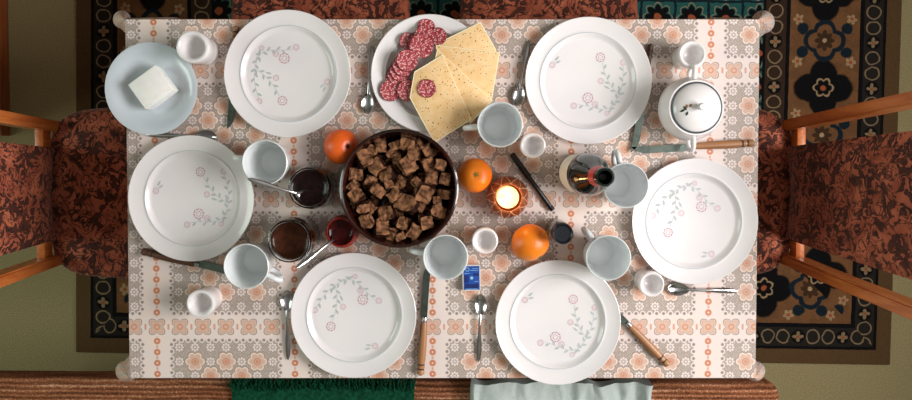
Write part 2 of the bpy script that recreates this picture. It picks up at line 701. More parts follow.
STEMM = simple('dry_brown_stem', lin(64, 48, 28), lin(40, 32, 20), 0.8)
STEMG = simple('green_stem_scar', lin(150, 130, 40), lin(120, 104, 32), 0.8)
BOTTLE = simple('black_green_glass', (0.006, 0.014, 0.010), (0.004, 0.010, 0.007), 0.06, spec=0.4)
LABELW = simple('cream_paper_label', lin(226, 220, 206), lin(214, 206, 190), 0.6)
REDB = simple('red_neck_band', lin(214, 48, 38), lin(196, 38, 30), 0.4)
BLACKP = simple('black_plastic', lin(20, 20, 22), lin(14, 14, 16), 0.3)
CAPB = simple('blue_black_cap', lin(22, 28, 38), lin(14, 18, 26), 0.35)
SALT = simple('grey_pepper_fill', lin(120, 112, 100), lin(96, 88, 78), 0.8, scale=300)
MB_BLUE = simple('matchbox_blue', lin(30, 84, 172), lin(24, 66, 148), 0.5, scale=160)
MB_NAVY = simple('matchbox_navy', lin(18, 44, 110), lin(14, 36, 92), 0.5)
MB_CARD = simple('matchbox_card', lin(226, 222, 214), lin(212, 206, 196), 0.6)
MB_CYAN = simple('matchbox_light_print', lin(150, 196, 226), lin(130, 180, 216), 0.5)
MB_STRK = simple('striker_strip', lin(70, 46, 40), lin(50, 34, 30), 0.9)
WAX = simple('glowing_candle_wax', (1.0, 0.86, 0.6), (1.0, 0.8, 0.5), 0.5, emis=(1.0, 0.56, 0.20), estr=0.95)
FLAME = simple('candle_flame', (1.0, 0.9, 0.6), (1.0, 0.85, 0.5), 0.5, emis=(1.0, 0.8, 0.42), estr=5.0)
TOWELG = simple('green_shaggy_pile', lin(24, 84, 58), lin(12, 56, 38), 0.95, scale=120, bumpy=0.8, spec=0.1)
TOWELS = simple('grey_green_linen', lin(200, 210, 206), lin(184, 196, 191), 0.85, scale=400, bumpy=0.3, spec=0.15)
LIDLINE = simple('blue_grey_line', lin(120, 132, 140), lin(104, 116, 124), 0.3)
GREENP = simple('painted_green_leaf', lin(60, 74, 56), lin(46, 58, 44), 0.4)
BROWNP = simple('painted_brown_bloom', lin(150, 104, 66), lin(120, 78, 48), 0.4)

# ------------------------------------------------------------------ room
RX0, RX1, RY0, RY1, RZ = -2.6, WALL_X, -2.1, 2.2, 3.05
T = 0.12
struct(obj('floor', B(RX0 - T, RX1 + T, RY0 - T, RY1 + T, -0.1, 0.0), FLOORM, smooth=False))
struct(obj('ceiling', B(RX0 - T, RX1 + T, RY0 - T, RY1 + T, RZ, RZ + 0.1), CEILM, smooth=False))
struct(obj('wall_back', B(RX0, RX1, RY1, RY1 + T, 0, RZ), WALLM, smooth=False))
struct(obj('wall_front', B(RX0, RX1, RY0 - T, RY0, 0, RZ), WALLM, smooth=False))


def window_wall(name, wname, x0, x1, y0, y1, z0, z1):
    bm = bmesh.new()
    box(bm, x0, x1, RY0, y0, 0, RZ)
    box(bm, x0, x1, y1, RY1, 0, RZ)
    box(bm, x0, x1, y0, y1, 0, z0)
    box(bm, x0, x1, y0, y1, z1, RZ)
    struct(obj(name, bm, WALLM, smooth=False))
    wn = bpy.data.objects.new(wname, None)
    C.objects.link(wn)
    struct(wn)
    wn.location = ((x0 + x1) / 2, 0, 0)
    ym = (y0 + y1) / 2
    for a, b, c, d in ((y0, y1, z0, z0 + 0.06), (y0, y1, z1 - 0.06, z1), (y0, y0 + 0.06, z0 + 0.06, z1 - 0.06),
                       (y1 - 0.06, y1, z0 + 0.06, z1 - 0.06), (ym - 0.04, ym + 0.04, z0 + 0.06, z1 - 0.06)):
        obj('window_frame', B(-0.03, 0.03, a, b, c, d, 0.004), WHITEP, wn)
    for a, b in ((y0 + 0.06, ym - 0.04), (ym + 0.04, y1 - 0.06)):
        obj('pane', B(-0.003, 0.003, a, b, z0 + 0.06, z1 - 0.06), PANEM, wn, smooth=False)


window_wall('wall_right', 'window_1', RX1, RX1 + T, WIN_Y0, WIN_Y1, WIN_Z0, WIN_Z1)
window_wall('wall_left', 'window_2', RX0 - T, RX0, -0.6, 0.5, 1.25, 2.65)
for nm, a in (('baseboard_left', (RX0, RX0 + 0.015, RY0, RY1)), ('baseboard_right', (RX1 - 0.015, RX1, RY0, RY1)),
              ('baseboard_back', (RX0 + 0.015, RX1 - 0.015, RY1 - 0.015, RY1)), ('baseboard_front', (RX0 + 0.015, RX1 - 0.015, RY0, RY0 + 0.015))):
    struct(obj(nm, B(*a, 0, 0.08, 0.003), CHAIRW))

# rug
hx, hy = 1.272, 0.86
rug_c = W(489, 359, 0.012)
RUG = make_rug_mat(hx, hy)
bm = bmesh.new()
box(bm, -hx, hx, -hy, hy, 0, 0.012, 0.004)
rug = obj('patterned_rug', bm, RUG, loc=(rug_c.x - 0.005, rug_c.y + hy, 0.0))
rug.rotation_euler = (0, 0, math.radians(-0.9))
tag(rug, 'dark oriental rug with bordered medallions lying under the dining table', 'rug')

# low wooden chest at the far left
bm = bmesh.new()
cx = W(9.5, 70, 0.0).x
chest = thing('low_chest', 'reddish wooden chest at the upper left edge behind the dark chair', 'chest', (cx - 0.215, 0.47, 0.0))
obj('chest_top', B(-0.215, 0.205, -0.43, 0.43, 0.615, 0.64, 0.006), CHESTW, chest)
obj('body', B(-0.20, 0.19, -0.42, 0.42, 0.0, 0.615, 0.003), CHESTW, chest)
for k in (-1, 1):
    d = obj('door', B(0.19, 0.203, min(0.004 * k, 0.41 * k), max(0.004 * k, 0.41 * k), 0.05, 0.60, 0.003), CHESTW, chest)
    obj('knob', lathe([(0, 0.02), (0.009, 0.018), (0.011, 0.012), (0.005, 0.004), (0.005, 0.0), (0, 0)], 16,
                      m=Matrix.Translation((0.203, 0.04 * k, 0.40)) @ Matrix.Rotation(PI / 2, 4, 'Y')), CHAIRW, d)
obj('plinth', B(0.19, 0.215, -0.42, 0.42, 0.0, 0.045, 0.002), CHESTW, chest)

# ------------------------------------------------------------------ table and cloth
tl, tr = W(127.5, 200, TZ).x, W(757.5, 200, TZ).x
tt, tb = W(442, 19.5, TZ).y, W(442, 378.0, TZ).y
CLT = 0.0025
table = thing('dining_table', 'rectangular wooden dining table hidden under the patterned cloth', 'table', ((tl + tr) / 2, (tt + tb) / 2, 0))
tw, th_ = (tr - tl) / 2 - 0.004, (tt - tb) / 2 - 0.004
obj('tabletop', B(-tw, tw, -th_, th_, TZ - CLT - 0.026, TZ - CLT - 0.0005, 0.004), TABLEW, table)
obj('apron', B(-tw + 0.06, tw - 0.06, -th_ + 0.06, th_ - 0.06, TZ - 0.12, TZ - CLT - 0.026, 0.003), TABLEW, table)
for sx in (-1, 1):
    for sy in (-1, 1):
        x, y = sx * (tw - 0.075), sy * (th_ - 0.075)
        obj('leg', B(x - 0.03, x + 0.03, y - 0.03, y + 0.03, 0.012, TZ - 0.12, 0.005), TABLEW, table)


def make_cloth():
    """flat top plus a hanging skirt whose spare corner cloth flares out in folds"""
    bm = bmesh.new()
    uvl = bm.loops.layers.uv.new('UVMap')
    hw, hh = (tr - tl) / 2, (tt - tb) / 2
    cx, cy = (tl + tr) / 2, (tt + tb) / 2
    flat = {}
    NX, NY = 32, 18

    def uv_of(x, y):          # flat cloth metres -> pattern units / 1000
        return ((128 + (x + hw) * PXM) / 1000.0, (20 + (hh - y) * PXM) / 1000.0)
    grid = [[None] * (NX + 1) for _ in range(NY + 1)]
    for j in range(NY + 1):
        for i in range(NX + 1):
            x, y = -hw + 2 * hw * i / NX, -hh + 2 * hh * j / NY
            v = bm.verts.new((cx + x, cy + y, TZ))
            flat[v] = uv_of(x, y)
            grid[j][i] = v
    for j in range(NY):
        for i in range(NX):
            bm.faces.new((grid[j][i], grid[j][i + 1], grid[j + 1][i + 1], grid[j + 1][i]))
    # perimeter, counter-clockwise, with outward normals
    per = []
    for i in range(NX):
        per.append((grid[0][i], Vector((0, -1))))
    for j in range(NY):
        per.append((grid[j][NX], Vector((1, 0))))
    for i in range(NX, 0, -1):
        per.append((grid[NY][i], Vector((0, 1))))
    for j in range(NY, 0, -1):
        per.append((grid[j][0], Vector((-1, 0))))
    # refine the corners: the corner vertex is used for a fan of skirt columns
    corners = {(-1, -1): (W(126.5, 371, TZ - 0.17), 0.026), (1, -1): (W(755, 371, TZ - 0.17), 0.024), (1, 1): (W(763, 22, TZ - 0.17), 0.027), (-1, 1): (W(122, 19.5, TZ - 0.17), 0.021)}
    L = 0.17
    M = 9
    cols = []
    for v, nrm in per:
        x, y = v.co.x - cx, v.co.y - cy
        sx, sy = (1 if x > 0 else -1), (1 if y > 0 else -1)
        isc = abs(abs(x) - hw) < 1e-5 and abs(abs(y) - hh) < 1e-5
        if isc:
            fx, fy = corners[(sx, sy)]
            nin = per[(per.index((v, nrm)) - 1) % len(per)][1]
            K = 14
            for k in range(K + 1):
                a = k / K
                d = (nin * (1 - a) + nrm * a)
                cols.append((v, d, fx, fy, math.sin(PI * a) ** 0.7, a, nin, nrm))
        else:
            # distance to the nearer corner along this edge: soft waves close to the corners
            dc = min(hw - abs(x) if abs(nrm.y) > 0.5 else 9, hh - abs(y) if abs(nrm.x) > 0.5 else 9)
            w = math.exp(-(dc / 0.05) ** 2)
            cols.append((v, nrm, 0, 0, w * 0.10, None, nrm, nrm))
    mesh_cols = []
    for v, d, fx, fy, amp, a, n0, n1 in cols:
        x, y = v.co.x - cx, v.co.y - cy
        col = [v]
        for k in range(1, M + 1):
            t = k / M
            zz = TZ - 0.004 - (L - 0.004) * t
            if a is None:
                off = d * (0.004 + 0.012 * t + amp * 0.4 * t)
                fu = (x + d.x * L * t, y + d.y * L * t)
            else:
                hc = Vector((fx.x - v.co.x, fx.y - v.co.y))
                dg = (n0 + n1).normalized()
                pp = (n1 - n0).normalized()
                phi = math.radians(-125 + 250 * a)
                off = hc * t ** 0.9 + (dg * math.cos(phi) + pp * math.sin(phi)) * fy * t ** 0.75
                ex = Vector((n0.x + n1.x, n0.y + n1.y))
                fu = (x + (n0.x * min(1, 2 * (1 - a)) + n1.x * min(1, 2 * a)) * L * t, y + (n0.y * min(1, 2 * (1 - a)) + n1.y * min(1, 2 * a)) * L * t)
            nv = bm.verts.new((v.co.x + off.x, v.co.y + off.y, zz))
            flat[nv] = uv_of(*fu)
            col.append(nv)
        mesh_cols.append(col)
    n = len(mesh_cols)
    for i in range(n):
        A, Bc = mesh_cols[i], mesh_cols[(i + 1) % n]
        for k in range(M):
            vs = [A[k], A[k + 1], Bc[k + 1], Bc[k]]
            u = []
            for q in vs:
                if q not in u:
                    u.append(q)
            if len(u) >= 3:
                bm.faces.new(u)
    for f in bm.faces:
        for l in f.loops:
            l[uvl].uv = flat[l.vert]
    bmesh.ops.recalc_face_normals(bm, faces=bm.faces)
    return bm


cloth = obj('tablecloth', make_cloth(), CLOTH, angle=50)
sol = cloth.modifiers.new('thickness', 'SOLIDIFY')
sol.thickness = 0.0012
sol.offset = -1
tag(cloth, 'off-white oilcloth with peach flowers and lace bands draped over the table', 'tablecloth')

# ------------------------------------------------------------------ chairs
SEAT_Z = 0.47


def seat_outline(front, rear, depth, rad, n=7):
    pts = []
    cs = [(front / 2, depth / 2), (-front / 2, depth / 2), (-rear / 2, -depth / 2), (rear / 2, -depth / 2)]
    for i in range(4):
        p0, p1, p2 = Vector(cs[i - 1]), Vector(cs[i]), Vector(cs[(i + 1) % 4])
        a = p1 + (p0 - p1).normalized() * rad
        b = p1 + (p2 - p1).normalized() * rad
        for k in range(n + 1):
            t = k / n
            pts.append(a * (1 - t) ** 2 + p1 * 2 * t * (1 - t) + b * t ** 2)
    return pts


def make_chair(label):
    ch = thing('dining_chair', label, 'chair', group='upholstered chairs around the table')
    out = seat_outline(0.47, 0.40, 0.46, 0.10)
    bm = bmesh.new()
    rings = []
    for sc, z in ((0.93, 0.415), (0.99, 0.42), (1.0, 0.44), (0.985, 0.458), (0.94, 0.468), (0.8, 0.473), (0.5, 0.476), (0.2, 0.477)):
        rings.append([bm.verts.new((p.x * sc, p.y * sc, z)) for p in out])
    n = len(out)
    for a, b in zip(rings, rings[1:]):
        for k in range(n):
            bm.faces.new((a[k], a[(k + 1) % n], b[(k + 1) % n], b[k]))
    bm.faces.new(rings[-1])
    bm.faces.new(rings[0][::-1])
    obj('seat', bm, UPH, ch)
    fr = seat_outline(0.43, 0.35, 0.41, 0.06)
    obj('seat_frame', extrude_poly([(p.x, p.y) for p in fr], 0.36, 0.415), CHAIRW, ch)
    for s in (-1, 1):
        # rear post: leg and back upright in one sweep
        prof = [(0.165, -0.262, 0.0), (0.163, -0.222, 0.25), (0.1625, -0.218, 0.45), (0.182, -0.236, 0.70), (0.212, -0.280, 1.04)]
        bm = bmesh.new()
        rr = []
        for x, y, z in prof:
            hw_, hd = 0.0135, 0.021
            rr.append([bm.verts.new((s * x + a * hw_, y + b * hd, z)) for a, b in ((-1, -1), (1, -1), (1, 1), (-1, 1))])
        for a, b in zip(rr, rr[1:]):
            for k in range(4):
                bm.faces.new((a[k], a[(k + 1) % 4], b[(k + 1) % 4], b[k]))
        bm.faces.new(rr[0][::-1])
        bm.faces.new(rr[-1])
        bmesh.ops.recalc_face_normals(bm, faces=bm.faces)
        bmesh.ops.bevel(bm, geom=[e for e in bm.edges if len(e.link_faces) == 2 and e.calc_face_angle(0) > 0.9], offset=0.004, segments=2, affect='EDGES')
        obj('back_post', bm, CHAIRW, ch)
        obj('leg', tube([(s * 0.185, 0.175, 0.0), (s * 0.18, 0.168, 0.37)], [0.014, 0.02], 12), CHAIRW, ch)
    obj('lower_rail', B(-0.16, 0.16, -0.236, -0.214, 0.470, 0.505, 0.004), CHAIRW, ch)
    obj('upper_rail', B(-0.200, 0.200, -0.282, -0.264, 0.93, 0.97, 0.004), CHAIRW, ch)
    # padded back panel
    bm = bmesh.new()
    NU, NV = 10, 14
    fr_, bk = [], []
    for j in range(NV + 1):
        t = j / NV
        z = 0.482 + 0.52 * t
        hwid = 0.111 + 0.035 * t
        yy = -0.205 - 0.062 * t ** 1.2
        rf, rb = [], []
        for i in range(NU + 1):
            u = -1 + 2 * i / NU
            edge = (1 - abs(u) ** 6) * (1 - abs(2 * t - 1) ** 10)
            curve = -0.010 * (1 - u * u)
            rf.append(bm.verts.new((u * hwid, yy + curve + 0.006 + 0.018 * edge, z)))
            rb.append(bm.verts.new((u * hwid, yy + curve - 0.004 - 0.008 * edge, z)))
        fr_.append(rf)
        bk.append(rb)
    for j in range(NV):
        for i in range(NU):
            bm.faces.new((fr_[j][i], fr_[j][i + 1], fr_[j + 1][i + 1], fr_[j + 1][i]))
            bm.faces.new((bk[j][i + 1], bk[j][i], bk[j + 1][i], bk[j + 1][i + 1]))
        bm.faces.new((fr_[j][0], fr_[j + 1][0], bk[j + 1][0], bk[j][0]))
        bm.faces.new((fr_[j + 1][NU], fr_[j][NU], bk[j][NU], bk[j + 1][NU]))
    for i in range(NU):
        bm.faces.new((fr_[0][i + 1], fr_[0][i], bk[0][i], bk[0][i + 1]))
        bm.faces.new((fr_[NV][i], fr_[NV][i + 1], bk[NV][i + 1], bk[NV][i]))
    bmesh.ops.recalc_face_normals(bm, faces=bm.faces)
    obj('backrest', bm, UPH, ch)
    return ch


chair = make_chair('rust upholstered chair with orange wooden posts at the right end of the table')
p = W(786, 192, 0.46)
chair.location = (p.x - 0.215, p.y, 0.012)
chair.rotation_euler = (0, 0, PI / 2)
p = W(57, 193, 0.46)
dup(chair, (p.x + 0.215, p.y, 0.012), (0, 0, -PI / 2), 'dark shaded upholstered chair at the left end of the table')
p0, p1 = W(225, 10, 0.47), W(415, 10, 0.47)
dup(chair, ((p0.x + p1.x) / 2, 0.36, 0.012), (0, 0, PI), 'rust scroll patterned chair seat tucked in beyond the sausage and cheese platter')
p0, p1 = W(456, 10, 0.47), W(643, 10, 0.47)
dup(chair, ((p0.x + p1.x) / 2, 0.36, 0.012), (0, 0, PI), 'brighter rust chair seat tucked in beyond the upper right dinner plate')

# ------------------------------------------------------------------ bench with towels
BZ = 0.46
bl, br = W(60, 376.5, BZ - 0.02), W(780, 382, BZ - 0.02)
brz = math.atan2(br.y - bl.y, br.x - bl.x)
bx1 = br.x
bench = thing('cushioned_bench', 'long bench with ribbed brown cover along the lower table edge', 'bench', (bx1 - 1.1, (bl.y + br.y) / 2 - 0.22, 0), brz)
bm = bmesh.new()
box(bm, -1.1, 1.1, -0.22, 0.22, BZ - 0.10, BZ, 0.035, 5)
obj('seat_cushion', bm, BENCH, bench)
obj('bench_frame', B(-1.07, 1.07, -0.19, 0.19, BZ - 0.17, BZ - 0.10, 0.004), TABLEW, bench)
for sx in (-1, 1):
    for sy in (-1, 1):
        obj('leg', B(sx * 1.02 - 0.025, sx * 1.02 + 0.025, sy * 0.08 - 0.105, sy * 0.08 - 0.055, 0, BZ - 0.17, 0.004), TABLEW, bench)


def draped(x0, x1, y0, y1, z, amp, seed, nx=60, ny=24, thick=0.006, fold=18.0, edge=0.0):
    bm = bmesh.new()
    top, bot = [], []
    for j in range(ny + 1):
        a, b = [], []
        for i in range(nx + 1):
            x = x0 + (x1 - x0) * i / nx
            y = y0 + (y1 - y0) * j / ny
            n = noise.noise(Vector((x * fold, y * fold * 0.35, seed)))
            n2 = noise.noise(Vector((x * fold * 2.3, y * fold * 1.4, seed + 5)))
            h = amp * (0.5 + 0.5 * n) + amp * 0.35 * (0.5 + 0.5 * n2)
            ex = edge * noise.noise(Vector((x * 14, y * 14, seed + 9)))
            a.append(bm.verts.new((x + ex, y + ex * 0.7, z + thick + h)))
            b.append(bm.verts.new((x + ex, y + ex * 0.7, z)))
        top.append(a)
        bot.append(b)
    for j in range(ny):
        for i in range(nx):
            bm.faces.new((top[j][i], top[j][i + 1], top[j + 1][i + 1], top[j + 1][i]))
            bm.faces.new((bot[j][i + 1], bot[j][i], bot[j + 1][i], bot[j + 1][i + 1]))
        bm.faces.new((top[j][0], top[j + 1][0], bot[j + 1][0], bot[j][0]))
        bm.faces.new((top[j + 1][nx], top[j][nx], bot[j][nx], bot[j + 1][nx]))
    for i in range(nx):
        bm.faces.new((top[0][i + 1], top[0][i], bot[0][i], bot[0][i + 1]))
        bm.faces.new((top[ny][i], top[ny][i + 1], bot[ny][i + 1], bot[ny][i]))
    bmesh.ops.recalc_face_normals(bm, faces=bm.faces)
    return bm


a, b = W(231, 378, BZ + 0.02), W(414, 378, BZ + 0.02)
gx, gw, gy = (a.x + b.x) / 2, (b.x - a.x) / 2, a.y
tow = thing('green_towel', 'dark green shaggy seat throw with fringe on the bench', 'throw', (gx, gy, BZ + 0.001), brz)
obj('pile', draped(-gw, gw, -0.34, -0.022, 0, 0.008, 3.0, fold=9), TOWELG, tow)
bm = bmesh.new()
for k in range(420):
    x = random.uniform(-gw, gw)
    y = -0.026 + random.uniform(-0.012, 0.0)
    L_ = random.uniform(0.022, 0.04)
    a_ = random.gauss(PI / 2, 0.35)
    h = random.uniform(0.008, 0.026)
    tube([(x, y, 0.008), (x + math.cos(a_) * L_ * 0.5, y + math.sin(a_) * L_ * 0.5, h), (x + math.cos(a_) * L_, y + math.sin(a_) * L_, 0.004)],
         [0.0022, 0.002, 0.0006], 4, bm)
fr = obj('fringe', bm, TOWELG, tow)
fr['kind'] = 'stuff'

a, b = W(471, 381, BZ + 0.02), W(650, 381, BZ + 0.02)
nx_, nw, ny_ = (a.x + b.x) / 2, (b.x - a.x) / 2, a.y
nap = obj('linen_cloth', draped(-nw, nw, -0.33, 0.0, 0, 0.045, 11.0, nx=110, fold=26, edge=0.016), TOWELS, loc=(nx_, ny_, BZ + 0.001))
nap.rotation_euler = (0, 0, brz)
tag(nap, 'crumpled pale grey green linen cloth on the bench', 'cloth')

# ------------------------------------------------------------------ dinner plates
PR = 0.1285
pl_prof = [(0, 0.0045), (0.085, 0.0045), (0.0895, 0.0057), (0.0945, 0.0108), (0.0968, 0.0133), (0.098, 0.0138), (0.0995, 0.0134), (0.104, 0.0140),
           (0.118, 0.0175), (0.125, 0.0203), (0.1272, 0.0212), (PR, 0.0206), (0.1280, 0.0192), (0.118, 0.0138), (0.102, 0.0098), (0.092, 0.0030),
           (0.088, 0.0), (0.082, 0.0), (0.080, 0.0018), (0, 0.0018)]
pl_mesh = None


def print_bm(sprig):
    """the printed sprays: thin raised glaze shapes lying on the well of the plate"""
    bm = bmesh.new()
    k = PR / 187.0
    z = 0.0047

    def P(x, y):
        return ((x - 198) * k, (203 - y) * k)

    def poly(pts, mi):
        f = bm.faces.new([bm.verts.new((q[0], q[1], z)) for q in pts])
        if f.normal.z < 0:
            f.normal_flip()
        f.material_index = mi

    def flower(x, y, r):
        x, y = P(x, y)
        r *= k
        N = 40
        for i in range(N):
            if i % 5 == 4:
                continue
            a0, a1 = 2 * PI * i / N, 2 * PI * (i + 1) / N
            def rr(a): return r * (0.86 + 0.14 * abs(math.cos(4 * a)))
            poly([(x + math.cos(a0) * rr(a0) * 0.78, y + math.sin(a0) * rr(a0) * 0.78), (x + math.cos(a1) * rr(a1) * 0.78, y + math.sin(a1) * rr(a1) * 0.78),
                  (x + math.cos(a1) * rr(a1), y + math.sin(a1) * rr(a1)), (x + math.cos(a0) * rr(a0), y + math.sin(a0) * rr(a0))], 0)
        for i in range(10):
            a0 = 2 * PI * i / 10
            c = (x + math.cos(a0) * r * 0.42, y + math.sin(a0) * r * 0.42)
            poly([(c[0] + r * 0.1 * math.cos(2 * PI * q / 5), c[1] + r * 0.1 * math.sin(2 * PI * q / 5)) for q in range(5)], 0)

    def leaf(x, y, a, L, w):
        pts = []
        for i in range(5):
            t = i / 4
            pts.append((t * L, w * math.sin(PI * t) ** 0.8))
        for i in range(3, 0, -1):
            t = i / 4
            pts.append((t * L, -w * math.sin(PI * t) ** 0.8))
        ca, sa = math.cos(a), math.sin(a)
        x, y = P(x, y)
        poly([(x + (u * ca - v * sa) * k, y + (u * sa + v * ca) * k) for u, v in pts], 1)

    def spray(c, n):
        pts = bez(*[Vector((q[0], q[1], 0)) for q in c], n)
        for i in range(n):
            a, b = pts[i], pts[i + 1]
            A, B_ = P(a.x, a.y), P(b.x, b.y)
            ang = math.atan2(B_[1] - A[1], B_[0] - A[0])
            nx, ny = -math.sin(ang) * 0.0004, math.cos(ang) * 0.0004
            poly([(A[0] + nx, A[1] + ny), (A[0] - nx, A[1] - ny), (B_[0] - nx, B_[1] - ny), (B_[0] + nx, B_[1] + ny)], 1)
            leaf(a.x, a.y, ang + 0.75 * (1 if i % 2 else -1), 17, 3.4)
    if sprig:
        flower(84, 185, 10)
        leaf(88, 172, 1.1, 20, 3.2)
        leaf(92, 178, 0.7, 18, 3.2)
        return bm
    for q in ((216, 124, 15), (214, 250, 17), (285, 120, 9.5), (237, 191, 9.5), (180, 284, 10), (240, 263, 10), (282, 278, 8)):
        flower(*q)
    spray(((284, 262), (308, 230), (308, 180), (287, 128)), 10)
    spray(((300, 215), (270, 200), (248, 180), (226, 138)), 7)
    spray(((300, 245), (275, 285), (235, 268), (190, 277)), 8)
    leaf(270, 207, 2.9, 22, 3.0)
    return bm


def make_plate(label):
    t = thing('dinner_plate', label, 'plate', group='dinner plates laid on the table')
    obj('dish', lathe(pl_prof, 72), PORC, t)
    obj('floral_print', print_bm(False), [PINK, LEAFP], t, smooth=False)
    obj('floral_sprig', print_bm(True), [PINK, LEAFP], t, smooth=False)
    bm = bmesh.new()
    N = 72
    z0 = 0.01395
    r0, r1 = 0.0974, 0.0986
    vi = [[bm.verts.new((r * math.cos(2 * PI * i / N), r * math.sin(2 * PI * i / N), z0)) for i in range(N)] for r in (r0, r1)]
    for i in range(N):
        bm.faces.new((vi[0][i], vi[1][i], vi[1][(i + 1) % N], vi[0][(i + 1) % N]))
    obj('rim_line', bm, RIDGE_SHADE, t, smooth=False)  # thin grey ring on the ridge, its groove shading painted in
    return t


plates = [
    (588.5, 80.5, -16, 'dinner plate with pink sprays at the upper right beside the cheese platter'),
    (287.5, 73.5, 178, 'dinner plate with pink sprays at the upper left, left of the sausage platter'),
    (191, 198.5, -2, 'dinner plate with pink sprays at the left end under the white cheese dish'),
    (695, 221.5, 129, 'dinner plate with pink sprays at the right end below the sugar bowl'),
    (353.5, 315.5, 131, 'dinner plate with pink sprays at the lower edge below the bread bowl'),
    (558, 322.5, -24, 'dinner plate with pink sprays at the lower edge, right of the blue matchbox'),
]
proto = None
for px, py, rot, lab in plates:
    p = W(px, py, TZ + 0.02)
    if proto is None:
        proto = make_plate(lab)
        proto.location = (p.x, p.y, TZ)
        proto.rotation_euler = (0, 0, math.radians(rot))
    else:
        dup(proto, (p.x, p.y, TZ), (0, 0, math.radians(rot)), lab)

# small plate with white cheese
p = W(151, 88.5, TZ + 0.028)
sm = obj('small_plate', lathe([(0, 0.005), (0.046, 0.005), (0.056, 0.009), (0.066, 0.020), (0.080, 0.0245), (0.0915, 0.028), (0.0935, 0.0275), (0.092, 0.0255),
                               (0.080, 0.0215), (0.068, 0.017), (0.060, 0.007), (0.055, 0.0), (0.050, 0.0), (0.048, 0.002), (0, 0.002)], 64), PORC_B, loc=(p.x, p.y, TZ))
tag(sm, 'plain bluish white side plate holding the block of white cheese', 'plate')
p = W(149.5, 87, TZ + 0.045)
bm = bmesh.new()
box(bm, -0.034, 0.034, -0.030, 0.030, 0, 0.036, 0.002, 2)
for v in bm.verts:
    v.co.x += 0.0025 * noise.noise(v.co * 40)
    v.co.y += 0.0025 * noise.noise(v.co * 40 + Vector((5, 0, 0)))
fe = obj('white_cheese_block', bm, FETA, loc=(p.x, p.y, TZ + 0.0052))
fe.rotation_euler = (0, 0, math.radians(36))
tag(fe, 'square block of white brined cheese on the bluish side plate', 'cheese')

# ------------------------------------------------------------------ platter with cheese and salami
p = W(430, 73.5, TZ + 0.02)
plat = obj('serving_plate', lathe([(r * 0.93, z) for r, z in pl_prof], 72), PORC, loc=(p.x, p.y, TZ))
tag(plat, 'plain white plate under the salami and yellow cheese slices', 'plate')


def cheese_slice(pts, z, label, droop=0.0):
    zz = TZ + z
    w = [W(x, y, zz) for x, y in pts]
    c = sum(w, Vector()) / len(w)
    t = thing('cheese_slice', label, 'cheese', (c.x, c.y, zz), group='yellow cheese slices on the platter')
    loc = [((q.x - c.x), (q.y - c.y)) for q in w]
    n = len(loc)
    big = [(x + x / math.hypot(x, y) * 0.0026, y + y / math.hypot(x, y) * 0.0026) for x, y in loc]
    obj('cheese_body', extrude_poly(loc, 0, 0.0033, bevel=0.0005), CHEESE, t)
    bm = bmesh.new()
    lo = [[bm.verts.new((x, y, 0.0002 if k < 2 else 0.0030)) for x, y in (big if k in (1, 2) else loc)] for k in range(4)]
    for k in range(3):
        for i in range(n):
            bm.faces.new((lo[k][i], lo[k][(i + 1) % n], lo[k + 1][(i + 1) % n], lo[k + 1][i]))
    bmesh.ops.recalc_face_normals(bm, faces=bm.faces)
    obj('rim', bm, RIND, t, smooth=False)
    return t


cheese_slice([(440, 45.5), (446.5, 40), (480, 23.5), (495, 50), (493, 70), (455, 66)], 0.0215, 'uppermost yellow cheese slice nearest the empty chair seat')
cheese_slice([(437, 46), (499, 53), (491, 100), (440, 74)], 0.0252, 'rightmost speckled yellow cheese slice pointing at the upper right plate')
cheese_slice([(438, 50.5), (491.5, 100.5), (470, 122), (428, 90)], 0.0289, 'speckled yellow cheese slice in the middle of the fan')
cheese_slice([(415, 73), (442.5, 56), (470.5, 119), (435, 141.5), (427, 128), (411, 98)], 0.0326, 'lowest front yellow cheese slice overhanging the platter')


def salami(px, py, r, z, tilt=(0, 0), label='', i=0):
    zz = TZ + z
    p = W(px, py, zz)
    t = thing('salami_slice', label, 'salami', (p.x, p.y, zz), random.uniform(0, 6), 'salami slices on the platter')
    t.rotation_euler = (tilt[0], tilt[1], random.uniform(0, 6))
    t.rotation_euler = (tilt[0], tilt[1], 0)
    R_ = r / 497.0
    m = Matrix.Rotation(random.uniform(0, 6), 4, 'Z')
    n = 32
    bm = lathe([(0, 0.0032), (R_ * 0.95, 0.0032), (R_ * 0.95, 0.0), (0, 0.0)], n, m=m)
    obj('meat', bm, SALAMI, t)
    obj('casing', lathe([(R_ * 0.95, 0.0029), (R_, 0.0025), (R_, 0.0006), (R_ * 0.95, 0.0002)], n), SALR, t)


